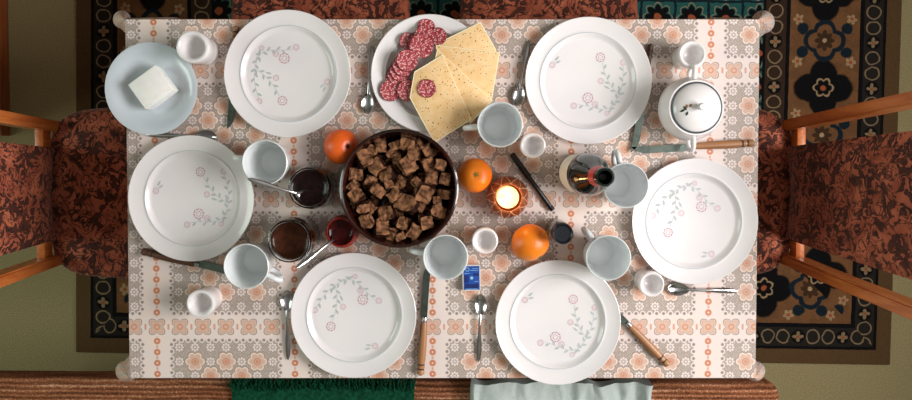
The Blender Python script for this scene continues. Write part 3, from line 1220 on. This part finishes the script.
SL = 'salami slice'
for k, (x, y, r, z, tl_, lab) in enumerate([
    (407.5, 41, 8.5, 0.016, (0.1, 0.2), 'leftmost salami slice near the platter rim above the fan'),
    (426, 27.5, 9.0, 0.017, (-.1, 0.1), 'uppermost salami slice near the platter rim'),
    (438, 36.5, 9.0, 0.021, (0, -0.15), 'salami slice at the right of the upper cluster'),
    (424.5, 36, 10.5, 0.025, (0, 0), 'salami slice under the largest one in the upper cluster'),
    (421.5, 46, 12.5, 0.029, (0.05, 0), 'largest salami slice on top of the upper cluster'),
    (396, 78, 11.0, 0.014, (0, 0.16), 'bottom salami slice of the overlapping fan'),
    (398, 74.5, 11.0, 0.0185, (0, 0.16), 'second lowest salami slice of the overlapping fan'),
    (400.5, 70.5, 11.0, 0.023, (0, 0.16), 'middle salami slice of the overlapping fan'),
    (403.5, 65.5, 11.0, 0.0275, (0, 0.16), 'second highest salami slice of the overlapping fan'),
    (407, 60.5, 11.0, 0.032, (0, 0.16), 'topmost pale salami slice of the overlapping fan'),
    (390.5, 90.5, 11.0, 0.019, (0, 0.06), 'lowest left salami slice at the platter rim'),
    (408, 90.5, 11.0, 0.023, (0, 0), 'salami slice between the rim and the cheese'),
    (426.5, 88.5, 9.3, 0.0362, (0, 0), 'single salami slice lying on the front cheese slice'),
]):
    salami(x, y, r, z, tl_, lab, k)

# ------------------------------------------------------------------ clay bowl with bread
BH = 0.078
p = W(399, 188.5, TZ + BH)
bowl = obj('clay_bowl', lathe([(0, 0.008), (0.060, 0.008), (0.085, 0.022), (0.102, 0.046), (0.1095, 0.070), (0.1105, 0.0765), (0.1135, BH), (0.1165, 0.0765),
                               (0.1165, 0.072), (0.109, 0.046), (0.092, 0.018), (0.074, 0.003), (0.070, 0.0), (0, 0.0)], 72), BOWLM, loc=(p.x, p.y, TZ))
tag(bowl, 'round dark brown glazed clay bowl filled with toasted bread cubes', 'bowl')
bc = Vector((p.x, p.y, 0))


def bread_mesh(seed):
    rnd = random.Random(seed)
    bm = bmesh.new()
    sx, sy, sz = rnd.uniform(0.85, 1.25), rnd.uniform(0.75, 1.0), rnd.uniform(0.7, 0.95)
    bmesh.ops.create_cube(bm, size=1.0)
    bmesh.ops.subdivide_edges(bm, edges=list(bm.edges), cuts=4, use_grid_fill=True)
    for f in bm.faces:
        nrm = f.normal
        f.material_index = 1 if (nrm.x > 0.5 or nrm.y < -0.5) else 0
    for v in bm.verts:
        c = v.co
        q = c.copy()
        l = max(abs(c.x), abs(c.y), abs(c.z))
        c *= 1.0 - 0.10 * (c.length / (l * 1.732)) ** 6
        n = Vector((noise.noise(q * 3.1 + Vector((seed * 7, 0, 0))), noise.noise(q * 3.1 + Vector((0, seed * 5, 9))), noise.noise(q * 3.1 + Vector((3, 3, seed)))))
        c += n * 0.15
        n = noise.noise(q * 9 + Vector((seed, seed, 1)))
        c += q.normalized() * (n * 0.05 + 0.04 * noise.noise(q * 17 + Vector((seed, 2, 1))))
        v.co = Vector((c.x * sx, c.y * sy, c.z * sz))
    me = bpy.data.meshes.new('bread_cube')
    bm.to_mesh(me)
    bm.free()
    me.materials.append(CRUMB)
    me.materials.append(CRUST)
    return me


bmeshes = [bread_mesh(s) for s in range(8)]
seen = [(95, 110, 40), (122, 92, 30), (148, 80, 30), (75, 155, 36), (72, 190, 32), (82, 222, 34), (100, 245, 28), (105, 290, 36), (150, 310, 40), (140, 135, 42),
        (168, 160, 34), (220, 135, 42), (188, 82, 30), (222, 60, 36), (240, 96, 32), (280, 92, 40), (275, 125, 36), (308, 135, 30), (285, 165, 32), (322, 172, 30),
        (320, 210, 34), (265, 205, 44), (222, 235, 46), (190, 215, 38), (142, 200, 32), (170, 190, 26), (205, 178, 28), (165, 265, 42), (240, 318, 42),
        (270, 282, 36), (298, 258, 34), (250, 243, 30), (122, 245, 26), (182, 320, 28), (122, 175, 26), (195, 118, 28), (245, 180, 26), (212, 290, 30), (178, 108, 26),
        (300, 232, 26), (195, 345, 22), (60, 240, 22), (255, 70, 24)]
cubes = []
for x, y, s in seen:
    px, py = 399 + (x - 198) * 1.07 / 2.857, 188.5 + (y - 196) * 1.07 / 2.857
    q = W(px, py, TZ + 0.060)
    q.z = TZ + 0.054 + random.uniform(-0.007, 0.010)
    cubes.append([q, s / 2.857 / 508.0 * 1.10])
for k in range(20):
    a, r = k * 2.4, 0.072 * math.sqrt((k + 0.5) / 20)
    cubes.append([Vector((bc.x + r * math.cos(a), bc.y + r * math.sin(a), TZ + 0.028)), 0.024])
# push the pieces apart and keep them inside the bowl
for it in range(60):
    for i in range(len(cubes)):
        for j in range(i):
            d = cubes[i][0] - cubes[j][0]
            m_ = (cubes[i][1] + cubes[j][1]) * 0.5 * 0.92
            l = d.length
            if l < m_ and l > 1e-6:
                d *= (m_ - l) / l * 0.25
                cubes[i][0] = cubes[i][0] + d
                cubes[j][0] = cubes[j][0] - d
    for c in cubes:
        q = c[0] - bc
        h = q.z - TZ
        h = min(max(h, 0.012 + c[1] * 0.55), 0.070)
        rad = math.hypot(q.x, q.y)
        lim = 0.056 + 0.046 * min(1, h / 0.05) - c[1] * 0.40
        if rad > lim:
            q.x *= lim / rad
            q.y *= lim / rad
        c[0] = Vector((bc.x + q.x, bc.y + q.y, TZ + h))
for i, (q, s) in enumerate(cubes):
    o = bpy.data.objects.new('bread_cube', bmeshes[i % 8])
    C.objects.link(o)
    o.location = q
    o.scale = (s, s, s)
    o.rotation_euler = (random.uniform(-0.5, 0.5), random.uniform(-0.5, 0.5), random.uniform(0, 2 * PI))
    q2 = q - bc
    sect = ['right', 'upper right', 'upper', 'upper left', 'left', 'lower left', 'lower', 'lower right'][int(round(math.atan2(q2.y, q2.x) / (PI / 4))) % 8]
    buried = i >= len(seen)
    if math.hypot(q2.x, q2.y) < 0.035:
        lab = 'half buried bread cube low in the middle of the clay bowl' if buried else 'toasted bread cube on top in the middle of the clay bowl'
    else:
        lab = ('half buried bread cube low toward the %s side of the clay bowl' if buried else 'toasted bread cube on top near the %s rim of the clay bowl') % sect
    tag(o, lab, 'bread', 'bread cubes in the clay bowl')

# ------------------------------------------------------------------ mugs
MH = 0.088
mug_prof = [(0, 0.006), (0.028, 0.006), (0.0325, 0.011), (0.0370, 0.030), (0.0408, 0.075), (0.0418, 0.0862), (0.0428, MH), (0.0442, 0.0868), (0.0434, 0.075),
            (0.0397, 0.030), (0.0345, 0.006), (0.031, 0.0), (0.026, 0.0), (0.025, 0.002), (0, 0.002)]


def make_mug(label):
    t = thing('mug', label, 'mug', group='white mugs on the table')
    obj('cup', lathe(mug_prof, 56), MUGM, t)
    obj('handle', tube(bez((0.0425, 0, 0.070), (0.078, 0, 0.080), (0.074, 0, 0.024), (0.0375, 0, 0.022), 14), [0.0058] * 15, 12), MUGM, t)
    return t


mugs = [
    (500, 124.5, 185, 'white mug overlapping the yellow cheese slices'),
    (264.5, 162.5, 172, 'white mug at the left beside the dark jam jar'),
    (246, 266.5, -28, 'white mug at the lower left beside the brown jam jar'),
    (445.5, 257.5, 172, 'white mug below the bread bowl, above the matchbox'),
    (608.5, 258, 128, 'white mug right of the black capped shaker'),
    (626, 185.5, 101, 'white mug behind the dark bottle'),
]
proto = None
for px, py, rot, lab in mugs:
    p = W(px, py, TZ + MH)
    if proto is None:
        proto = make_mug(lab)
        proto.location = (p.x, p.y, TZ)
        proto.rotation_euler = (0, 0, math.radians(rot))
    else:
        dup(proto, (p.x, p.y, TZ), (0, 0, math.radians(rot)), lab)

# ------------------------------------------------------------------ small cups
eg_h = 0.056
eg_prof = [(0, 0.028), (0.009, 0.029), (0.0140, 0.034), (0.0168, 0.044), (0.0185, 0.0525), (0.0206, 0.0553), (0.0226, eg_h), (0.0246, 0.0550), (0.0255, 0.0520), (0.0255, 0.044), (0.0242, 0.030), (0.0225, 0.016),
           (0.0215, 0.006), (0.0228, 0.002), (0.0220, 0.0), (0.015, 0.0), (0, 0.003)]
cups = [
    (533, 145.5, 1.0, 'small white egg cup between the mug and the dark bottle'),
    (485, 241, 1.04, 'small white egg cup left of the large orange'),
    (192, 46.5, 1.26, 'stout white egg cup between the side plate and the upper left plate'),
    (200, 304, 1.1, 'small white egg cup at the lower left of the cloth'),
    (652, 284.5, 1.0, 'small white egg cup beside the spoon at the right'),
    (692.5, 54, 1.06, 'small white egg cup above the sugar bowl'),
]
proto = None
for px, py, sc, lab in cups:
    p = W(px, py, TZ + eg_h * sc)
    if proto is None:
        proto = obj('egg_cup', lathe(eg_prof, 48), PORC, loc=(p.x, p.y, TZ))
        tag(proto, lab, 'egg cup', 'small white egg cups')
        proto.scale = (sc, sc, sc)
    else:
        o = dup(proto, (p.x, p.y, TZ), (0, 0, 0), lab)
        o.scale = (sc, sc, sc)

# ------------------------------------------------------------------ fruit


def fruit(name, px, py, r, squash, matl, label, cat, stem_mat, stem_dir, seed):
    h = r * squash
    p = W(px, py, TZ + h)
    t = thing(name, label, cat, (p.x, p.y, TZ), 0.0)
    bm = bmesh.new()
    bmesh.ops.create_uvsphere(bm, u_segments=40, v_segments=24, radius=1.0)
    for v in bm.verts:
        c = v.co
        rad = math.hypot(c.x, c.y)
        dim = 0.10 * math.exp(-(rad / 0.22) ** 2) * (1 if c.z > 0 else -1)
        k = 1 + 0.02 * noise.noise(c * 1.6 + Vector((seed, 0, 0)))
        v.co = Vector((c.x * r * k, c.y * r * k, (c.z - dim) * h * k))
    M_ = Matrix.Translation((0, 0, h)) @ Vector((0, 0, 1)).rotation_difference(Vector(stem_dir)).to_matrix().to_4x4()
    bm.transform(M_)
    zmin = min(v.co.z for v in bm.verts)
    bm.transform(Matrix.Translation((0, 0, -zmin)))
    obj('peel', bm, matl, t)
    bm = bmesh.new()
    N = 10
    vs = []
    for k in range(N):
        rr = (0.20 if k % 2 else 0.09) * r
        vs.append((rr * math.cos(2 * PI * k / N), rr * math.sin(2 * PI * k / N)))
    extrude_poly(vs, h * 0.90, h * 0.945, bm)
    tube([(0, 0, h * 0.90), (0, 0, h * 0.98)], [r * 0.07, r * 0.055], 8, bm)
    bm.transform(M_)
    bm.transform(Matrix.Translation((0, 0, -zmin)))
    obj('stem', bm, stem_mat, t)


fruit('mandarin', 341.5, 146.5, 0.0355, 0.92, ORNR, 'red orange mandarin half hidden behind the bread bowl', 'fruit', STEMM, (0.55, 0.0, 0.83), 1.3)
fruit('mandarin', 475, 175.5, 0.0350, 0.90, ORNG, 'mandarin between the bread bowl and the candle', 'fruit', STEMG, (0.05, 0.1, 1), 2.1)
fruit('orange', 530, 242.5, 0.0385, 0.96, ORNG, 'large orange next to the black capped shaker', 'fruit', STEMG, (0.5, -0.75, 0.3), 4.4)

# ------------------------------------------------------------------ candle holder
p = W(508, 197.5, TZ + 0.045)
ch_ = thing('candle_holder', 'round amber glass tealight holder with a lit candle', 'candle holder', (p.x, p.y, TZ))
obj('glass', lathe([(0, 0.006), (0.028, 0.007), (0.036, 0.018), (0.0385, 0.030), (0.034, 0.044), (0.0265, 0.054), (0.0270, 0.057), (0.0300, 0.0565),
                    (0.0375, 0.046), (0.0425, 0.030), (0.0400, 0.015), (0.031, 0.002), (0.026, 0.0), (0, 0.0)], 56), AMBER, ch_)
bm = bmesh.new()
for k in range(9):      # raised petals round the shoulder of the glass
    a = 2 * PI * k / 9
    rr = [(0.0285, 0.0575), (0.0345, 0.0515), (0.0392, 0.0425), (0.0425, 0.033)]
    for s in (-1, 1):
        pts = []
        for i, (r, z) in enumerate(rr):
            aa = a + s * 0.34 * (i / 3)
            pts.append((r * math.cos(aa), r * math.sin(aa), z))
        tube(pts, 0.0013, 6, bm)
obj('petal_relief', bm, AMBER2, ch_)
cd = obj('candle', lathe([(0, 0.040), (0.015, 0.040), (0.0195, 0.042), (0.0215, 0.043), (0.0225, 0.041), (0.0225, 0.012), (0, 0.012)], 40), WAX, ch_)
obj('flame', lathe([(0, 0.040), (0.003, 0.044), (0.0042, 0.050), (0.0028, 0.058), (0, 0.066)], 16), FLAME, cd)
cl = bpy.data.lights.new('candle_light', 'POINT')
cl.energy = 0.10
cl.color = (1.0, 0.50, 0.18)
cl.shadow_soft_size = 0.008
clo = bpy.data.objects.new('candle_light', cl)
clo.location = (p.x, p.y, TZ + 0.078)
C.objects.link(clo)

# ------------------------------------------------------------------ jars


def jar(name, px, py, R, H, fill, fill_mat, glass_mat, label, threads=True):
    p = W(px, py, TZ + H)
    t = thing(name, label, 'jar', (p.x, p.y, TZ))
    g = 0.0022
    prof = [(0, 0.006), (R - 0.004, 0.006), (R + 0.002 - g, 0.012), (R + 0.003 - g, H * 0.72), (R - 0.001 - g, H * 0.82), (R - 0.002 - g, H - 0.002), (R - 0.002 - g / 2, H),
            (R - 0.001, H - 0.001)]
    if threads:
        prof += [(R - 0.001, H - 0.004), (R + 0.0006, H - 0.006), (R - 0.001, H - 0.009), (R + 0.0006, H - 0.012), (R - 0.001, H - 0.014)]
    prof += [(R + 0.0005, H * 0.82), (R + 0.003, H * 0.72), (R + 0.003, 0.010), (R - 0.002, 0.0), (0, 0.0)]
    obj('glass', lathe(prof, 56), glass_mat, t)
    Ri = R + 0.003 - g - 0.0004
    Rt = (Ri if fill < 0.70 else (R - 0.002 - g - 0.0005))
    pr = [(0, 0.0066), (R - 0.006, 0.0066), (Ri - 0.001, 0.014)]
    if fill >= 0.70:
        pr += [(Ri, H * 0.71), (Rt, H * 0.825)]
    pr += [(Rt, H * fill), (Rt * 0.9, H * fill - 0.003), (Rt * 0.55, H * fill - 0.0055), (0, H * fill - 0.006)]
    obj('jam', lathe(pr, 48), fill_mat, t)
    return p


JA = jar('jam_jar', 308.5, 188, 0.0400, 0.086, 0.90, JAMD, GLASS, 'glass jar of nearly black jam with a spoon, left of the bread bowl')
JB = jar('jam_jar', 288.5, 241.5, 0.0412, 0.100, 0.76, JAMB, GLASS, 'glass jar of brown jam beside the lower left mug')
JC = jar('jam_dish', 340.5, 232.5, 0.0300, 0.060, 0.88, JAMR, REDGL, 'small red glass dish of dark jam tucked beside the bread bowl', threads=False)

# ------------------------------------------------------------------ sugar bowl
p = W(697.5, 107.5, TZ + 0.088)
sb = thing('sugar_bowl', 'round white lidded sugar bowl with two loop handles at the upper right', 'sugar bowl', (p.x, p.y, TZ))
obj('bowl', lathe([(0, 0.006), (0.034, 0.008), (0.054, 0.024), (0.0605, 0.044), (0.058, 0.062), (0.051, 0.078), (0.0505, 0.082), (0.0535, 0.082), (0.0545, 0.078),
                   (0.0615, 0.062), (0.0640, 0.044), (0.0575, 0.022), (0.040, 0.004), (0.036, 0.0), (0, 0.0)], 64), PORC, sb)
lid = obj('lid', lathe([(0, 0.100), (0.012, 0.1000), (0.026, 0.0975), (0.040, 0.0910), (0.0465, 0.0850), (0.0480, 0.0823), (0.0465, 0.0805), (0, 0.0805)], 64), PORC, sb)
obj('knob', lathe([(0, 0.116), (0.005, 0.1155), (0.0075, 0.112), (0.0068, 0.107), (0.0045, 0.1035), (0.0055, 0.099), (0, 0.099)], 24), PORC, lid)
bm = bmesh.new()
lathe([(0.0466, 0.0853), (0.0471, 0.0852), (0.0482, 0.0832), (0.0476, 0.0832)], 64, bm)
obj('rim_line', bm, LIDLINE, lid)
bm = bmesh.new()
for k, (x, y, a, L_) in enumerate([(-0.024, -0.006, 2.2, 0.010), (-0.026, -0.004, 3.6, 0.011), (-0.022, -0.008, 4.4, 0.009), (-0.020, 0.000, 0.9, 0.008), (-0.024, -0.002, 1.6, 0.008)]):
    pts = []
    for i in range(9):
        t = i / 8
        u, w = t * L_, 0.0022 * math.sin(PI * t)
        pts.append((u, w))
    for i in range(7, 0, -1):
        t = i / 8
        pts.append((t * L_, -0.0022 * math.sin(PI * t)))
    vv = []
    for u, w in pts:
        xx, yy = x + u * math.cos(a) - w * math.sin(a), y + u * math.sin(a) + w * math.cos(a)
        r = math.hypot(xx, yy)
        zl = (0.100 - 0.0025 * max(0, r - 0.012) / 0.014 if r < 0.026 else 0.0975 - 0.0065 * (r - 0.026) / 0.014) + 0.0006
        vv.append(bm.verts.new((xx, yy, zl)))
    f = bm.faces.new(vv)
    f.material_index = 0 if k < 3 else 1
obj('painted_sprig', bm, [GREENP, BROWNP], lid, smooth=False)
for s in (1, -1):
    obj('handle', tube(bez((0.0, s * 0.056, 0.066), (0.0, s * 0.092, 0.082), (0.0, s * 0.092, 0.030), (0.0, s * 0.060, 0.034), 14), 0.0045, 10), PORC, sb)

# ------------------------------------------------------------------ bottle
p = W(576.5, 172.5, TZ)
bt = thing('dark_bottle', 'dark glass bottle with red neck band and cream label', 'bottle', (p.x, p.y, TZ))
obj('glass', lathe([(0, 0.012), (0.020, 0.008), (0.030, 0.0), (0.0385, 0.003), (0.0400, 0.010), (0.0400, 0.135), (0.0385, 0.155), (0.0330, 0.178), (0.0240, 0.203),
                    (0.0175, 0.222), (0.0150, 0.240), (0.0143, 0.268), (0.0165, 0.270), (0.0168, 0.280), (0.0150, 0.284), (0.0118, 0.2845), (0.0112, 0.270), (0.0112, 0.245), (0, 0.240)], 56), BOTTLE, bt)
bm = bmesh.new()
N = 26
rr = []
for z in (0.030, 0.128):
    rr.append([bm.verts.new((0.0404 * math.cos(a), 0.0404 * math.sin(a), z)) for a in [PI * 0.62 + PI * 0.80 * k / N for k in range(N + 1)]])
for k in range(N):
    bm.faces.new((rr[0][k], rr[0][k + 1], rr[1][k + 1], rr[1][k]))
obj('label_paper', bm, LABELW, bt)
obj('neck_band', lathe([(0.0170, 0.224), (0.0186, 0.224), (0.0164, 0.262), (0.0142, 0.262)], 40), REDB, bt)

# ------------------------------------------------------------------ shaker
p = W(563, 234, TZ + 0.101)
sk = thing('pepper_shaker', 'small glass shaker with a blue black cap beside the orange', 'shaker', (p.x, p.y, TZ))
obj('glass', lathe([(0, 0.0), (0.0195, 0.0), (0.0212, 0.003), (0.0212, 0.066), (0.0185, 0.078), (0, 0.078)], 40), GLASS, sk)
obj('pepper', lathe([(0, 0.004), (0.0180, 0.004), (0.0188, 0.050), (0, 0.052)], 32), SALT, sk)
cap = obj('cap', lathe([(0, 0.097), (0.0150, 0.0975), (0.0175, 0.1005), (0.0190, 0.1015), (0.0203, 0.0995), (0.0206, 0.0785), (0.0, 0.0785)], 40), CAPB, sk)
bm = bmesh.new()
for k in range(5):
    a = 2 * PI * k / 5
    lathe([(0, 0.0978), (0.0013, 0.0978), (0.0013, 0.0972), (0, 0.0972)], 8, bm)
    for v in list(bm.verts)[-18:]:
        v.co.x += 0.006 * math.cos(a)
        v.co.y += 0.006 * math.sin(a)
obj('cap_holes', bm, BLACKP, cap)

# ------------------------------------------------------------------ black pen
a, b = W(511.5, 153.5, TZ + 0.006), W(553, 210.5, TZ + 0.006)
d = b - a
L_ = d.length
pen = thing('felt_pen', 'black capped felt pen lying above the candle', 'pen', (a.x, a.y, TZ + 0.0062), math.atan2(d.y, d.x))
RX = Matrix.Rotation(PI / 2, 4, 'Y')
obj('cap', lathe([(0, 0), (0.0052, 0.0005), (0.0060, 0.003), (0.0062, L_ * 0.42), (0.0055, L_ * 0.42), (0, L_ * 0.42)], 20, m=RX), BLACKP, pen)
obj('barrel', lathe([(0, L_ * 0.40), (0.0050, L_ * 0.40), (0.0052, L_ * 0.90), (0.0046, L_ * 0.905), (0.0046, L_ * 0.93), (0.0054, L_ * 0.935), (0.0052, L_ * 0.995), (0, L_)], 20, m=RX), BLACKP, pen)
obj('clip', B(0.004, L_ * 0.36, -0.0018, 0.0018, 0.0056, 0.0078, 0.0006), BLACKP, pen)

# ------------------------------------------------------------------ matchbox
p = W(471.5, 278, TZ + 0.014)
mb = thing('matchbox', 'small blue and white matchbox below the white mug', 'matchbox', (p.x, p.y, TZ), math.radians(1))
mw, mh, mz = 0.0185, 0.0265, 0.0135
obj('sleeve', B(-mw, mw, -mh, mh, 0.0003, mz, 0.0006, 1), MB_CARD, mb)
obj('tray', B(-mw + 0.001, mw - 0.001, -mh - 0.0004, mh + 0.0004, 0.0012, mz - 0.001), MB_CARD, mb, smooth=False)
pic = obj('picture', B(-mw + 0.002, mw - 0.002, -mh + 0.002, mh - 0.002, mz, mz + 0.00015), MB_BLUE, mb, smooth=False)
bm = bmesh.new()
def disc(bm, x, y, r, z, n=16, mi=0, hole=0.0):
    o_ = [bm.verts.new((x + r * math.cos(2 * PI * k / n), y + r * math.sin(2 * PI * k / n), z)) for k in range(n)]
    if hole:
        i_ = [bm.verts.new((x + hole * math.cos(2 * PI * k / n), y + hole * math.sin(2 * PI * k / n), z)) for k in range(n)]
        for k in range(n):
            bm.faces.new((o_[k], o_[(k + 1) % n], i_[(k + 1) % n], i_[k])).material_index = mi
    else:
        bm.faces.new(o_).material_index = mi
zt = mz + 0.0003
disc(bm, 0.0005, 0.000, 0.0032, zt, mi=1)
disc(bm, -0.008, 0.0175, 0.0042, zt, mi=1, hole=0.0030)
for x0, x1, y0, y1, mi in ((-0.014, 0.014, -0.021, -0.012, 0), (-0.015, -0.006, -0.010, 0.006, 0), (-0.002, 0.014, 0.015, 0.016, 1), (0.002, 0.014, 0.0185, 0.0195, 1),
                           (-0.014, -0.004, 0.009, 0.0098, 1), (0.006, 0.014, -0.008, -0.0072, 1), (0.004, 0.015, 0.004, 0.010, 0), (-0.013, 0.013, -0.0235, -0.0225, 1)):
    f = bm.faces.new([bm.verts.new(q) for q in ((x0, y0, zt), (x1, y0, zt), (x1, y1, zt), (x0, y1, zt))])
    f.material_index = mi
obj('print', bm, [MB_NAVY, MB_CYAN], pic, smooth=False)
for s in (-1, 1):
    obj('striker', B(s * mw - 0.0002, s * mw + 0.0002, -mh + 0.002, mh - 0.002, 0.002, mz - 0.002), MB_STRK, mb, smooth=False)

# ------------------------------------------------------------------ cutlery


def make_spoon_parts(L, t, bowl_len=0.044, bowl_w=0.0145):
    """spoon along +x: bowl at the origin end, handle ends at x = L"""
    bm = bmesh.new()
    NU, NV = 16, 10
    rows_t, rows_b = [], []
    for i in range(NU + 1):
        u = i / NU
        x = bowl_len * u
        w = bowl_w * (max(0.0, math.sin(PI * min(1, (u * 0.93 + 0.02)))) ** 0.62) * (1.05 - 0.25 * u)
        w = max(w, 0.0022)
        rt, rb = [], []
        for j in range(NV + 1):
            v = -1 + 2 * j / NV
            dep = 0.0062 * (1 - v * v) * math.sin(PI * min(1, u * 0.95 + 0.02)) ** 0.8
            z = 0.0075 - dep + 0.0012 * u
            rt.append(bm.verts.new((x, w * v, z)))
            rb.append(bm.verts.new((x, w * v * 0.985, z - 0.0011)))
        rows_t.append(rt)
        rows_b.append(rb)
    for i in range(NU):
        for j in range(NV):
            bm.faces.new((rows_t[i][j], rows_t[i + 1][j], rows_t[i + 1][j + 1], rows_t[i][j + 1]))
            bm.faces.new((rows_b[i][j + 1], rows_b[i + 1][j + 1], rows_b[i + 1][j], rows_b[i][j]))
        bm.faces.new((rows_t[i][0], rows_b[i][0], rows_b[i + 1][0], rows_t[i + 1][0]))
        bm.faces.new((rows_b[i][NV], rows_t[i][NV], rows_t[i + 1][NV], rows_b[i + 1][NV]))
    for j in range(NV):
        bm.faces.new((rows_t[0][j], rows_t[0][j + 1], rows_b[0][j + 1], rows_b[0][j]))
        bm.faces.new((rows_t[NU][j + 1], rows_t[NU][j], rows_b[NU][j], rows_b[NU][j + 1]))
    bmesh.ops.recalc_face_normals(bm, faces=bm.faces)
    obj('bowl', bm, STEEL, t)
    xs, rad = [], []
    n = 14
    for i in range(n + 1):
        u = i / n
        x = bowl_len * 0.93 + (L - bowl_len * 0.93) * u
        z = 0.0078 + 0.003 * math.sin(PI * min(1, u * 1.6)) * (1 - u) - 0.0050 * u ** 1.5
        xs.append((x, 0, z))
        rad.append(0.0024 + 0.0004 * (1 - u) + 0.0030 * max(0, math.sin(PI * max(0, (u - 0.35) / 0.72))) ** 1.2 if u < 0.999 else 0.0012)
    obj('handle', tube(xs, rad, 10, flat=0.38), STEEL, t)


def lay_spoon(px0, py0, px1, py1, label):
    a, b = W(px0, py0, TZ + 0.004), W(px1, py1, TZ + 0.004)
    d = b - a
    t = thing('teaspoon', label, 'spoon', (a.x, a.y, TZ + 0.0004), math.atan2(d.y, d.x), 'teaspoons on the table')
    make_spoon_parts(d.length, t)
    return t


lay_spoon(287.5, 290, 288, 360, 'steel teaspoon left of the lower left centre plate')
lay_spoon(480.5, 294, 478.5, 362, 'steel teaspoon below the blue matchbox')
lay_spoon(667, 288.5, 738.5, 291, 'steel teaspoon lying level below the right end plate')
lay_spoon(516, 106, 529, 40, 'steel teaspoon between the cheese slices and the upper right plate')
lay_spoon(367.5, 114, 372, 46, 'steel teaspoon between the upper left plate and the salami platter')
lay_spoon(217, 137, 146, 134.5, 'dark reflecting teaspoon between the side plate and the left plate')


def stuck_spoon(a, za, b, zb, label):
    a, b = W(*a, za), W(*b, zb)
    d = b - a
    t = thing('jam_spoon', label, 'spoon', a, 0)
    t.rotation_euler = (0, -math.atan2(d.z, math.hypot(d.x, d.y)), math.atan2(d.y, d.x))
    make_spoon_parts(d.length, t)


stuck_spoon((315, 198.5), TZ + 0.057, (247.5, 178.5), TZ + 0.112, 'steel spoon resting in the black jam jar')
stuck_spoon((347, 229), TZ + 0.022, (295, 269), TZ + 0.108, 'steel spoon sticking out of the small red jam dish')


def knife(tip, heel, end, label, handle_mat, hr=0.0085, bw=0.0095):
    """blade from tip to heel, turned handle from heel to end; lies flat"""
    a, b = W(*tip, TZ + 0.006), W(*end, TZ + 0.006)
    h = W(*heel, TZ + 0.006)
    d = b - a
    L_ = d.length
    xh = (h - a).dot(d.normalized())
    t = thing('table_knife', label, 'knife', (a.x, a.y, TZ), math.atan2(d.y, d.x), 'wooden handled table knives')
    bm = bmesh.new()
    n = 16
    up, dn = [], []
    for i in range(n + 1):
        u = i / n
        x = u * xh
        spine = bw * 0.55
        cut = -bw * (1.0 - max(0, 1 - u / 0.28) ** 2.2 * 1.45)
        cut = min(cut, spine - 0.0008)
        if u > 0.93:
            cut *= 1 - (u - 0.93) / 0.07 * 0.4
        up.append((x, spine))
        dn.append((x, cut))
    pts = up + dn[::-1]
    z0 = 0.0055
    lo = [bm.verts.new((x, y, z0 + 0.0002)) for x, y in pts]
    hi = [bm.verts.new((x, y, z0 + 0.0016)) for x, y in pts]
    m_ = len(pts)
    for i in range(n):
        j = m_ - 1 - i
        bm.faces.new((hi[i], hi[j], hi[j - 1], hi[i + 1]))
        bm.faces.new((lo[i], lo[i + 1], lo[j - 1], lo[j]))
    for i in range(m_):
        bm.faces.new((lo[i], lo[(i + 1) % m_], hi[(i + 1) % m_], hi[i]))
    bmesh.ops.recalc_face_normals(bm, faces=bm.faces)
    obj('blade', bm, BLADE, t, smooth=False)
    H = L_ - xh
    Mx = Matrix.Translation((xh, 0, hr * 0.92)) @ RX @ Matrix.Diagonal((0.9, 1.0, 1.0, 1.0))
    obj('bolster', lathe([(0, -0.006), (0.0045, -0.006), (0.0055, 0.0), (0.0052, 0.006), (0, 0.006)], 16, m=Mx), STEEL, t)
    hd = obj('handle', lathe([(0, 0.004), (hr * 0.72, 0.0045), (hr * 0.80, H * 0.10), (hr, H * 0.45), (hr * 0.98, H * 0.72), (hr * 0.80, H * 0.80), (hr * 0.92, H * 0.85), (hr * 0.72, H * 0.885),
                              (hr * 0.95, H * 0.92), (hr * 0.9, H * 0.975), (hr * 0.4, H), (0, H)], 20, m=Mx), handle_mat, t)
    for q, rq in ((0.80, 0.83), (0.885, 0.76)):
        obj('ring_groove', lathe([(hr * (rq - .1), H * (q - 0.015)), (hr * (rq + 0.04), H * (q - 0.012)), (hr * (rq + 0.04), H * (q + 0.012)), (hr * (rq - .1), H * (q + 0.015))], 20, m=Mx), BURN, hd)


knife((631, 149.5), (692, 147.5), (754, 143), 'wooden handled knife lying level below the sugar bowl', WOODH)
knife((428.5, 262), (426, 320), (420.5, 375), 'wooden handled knife upright on the lower edge beside the centre plate', WOODH)
knife((590, 285), (628, 325), (668, 365), 'wooden handled knife sticking out from under the lower right plate', WOODH)
knife((246, 276), (197, 265), (142, 251), 'dark handled knife under the lower left plate rim beside the mug', WOODD)
knife((633, 153), (645, 100), (651, 44), 'knife almost hidden under the right rim of the upper right plate', WOODD, 0.0065)
knife((229.5, 129), (230.5, 78), (236, 26), 'knife almost hidden under the left rim of the upper left plate', WOODH, 0.0065)
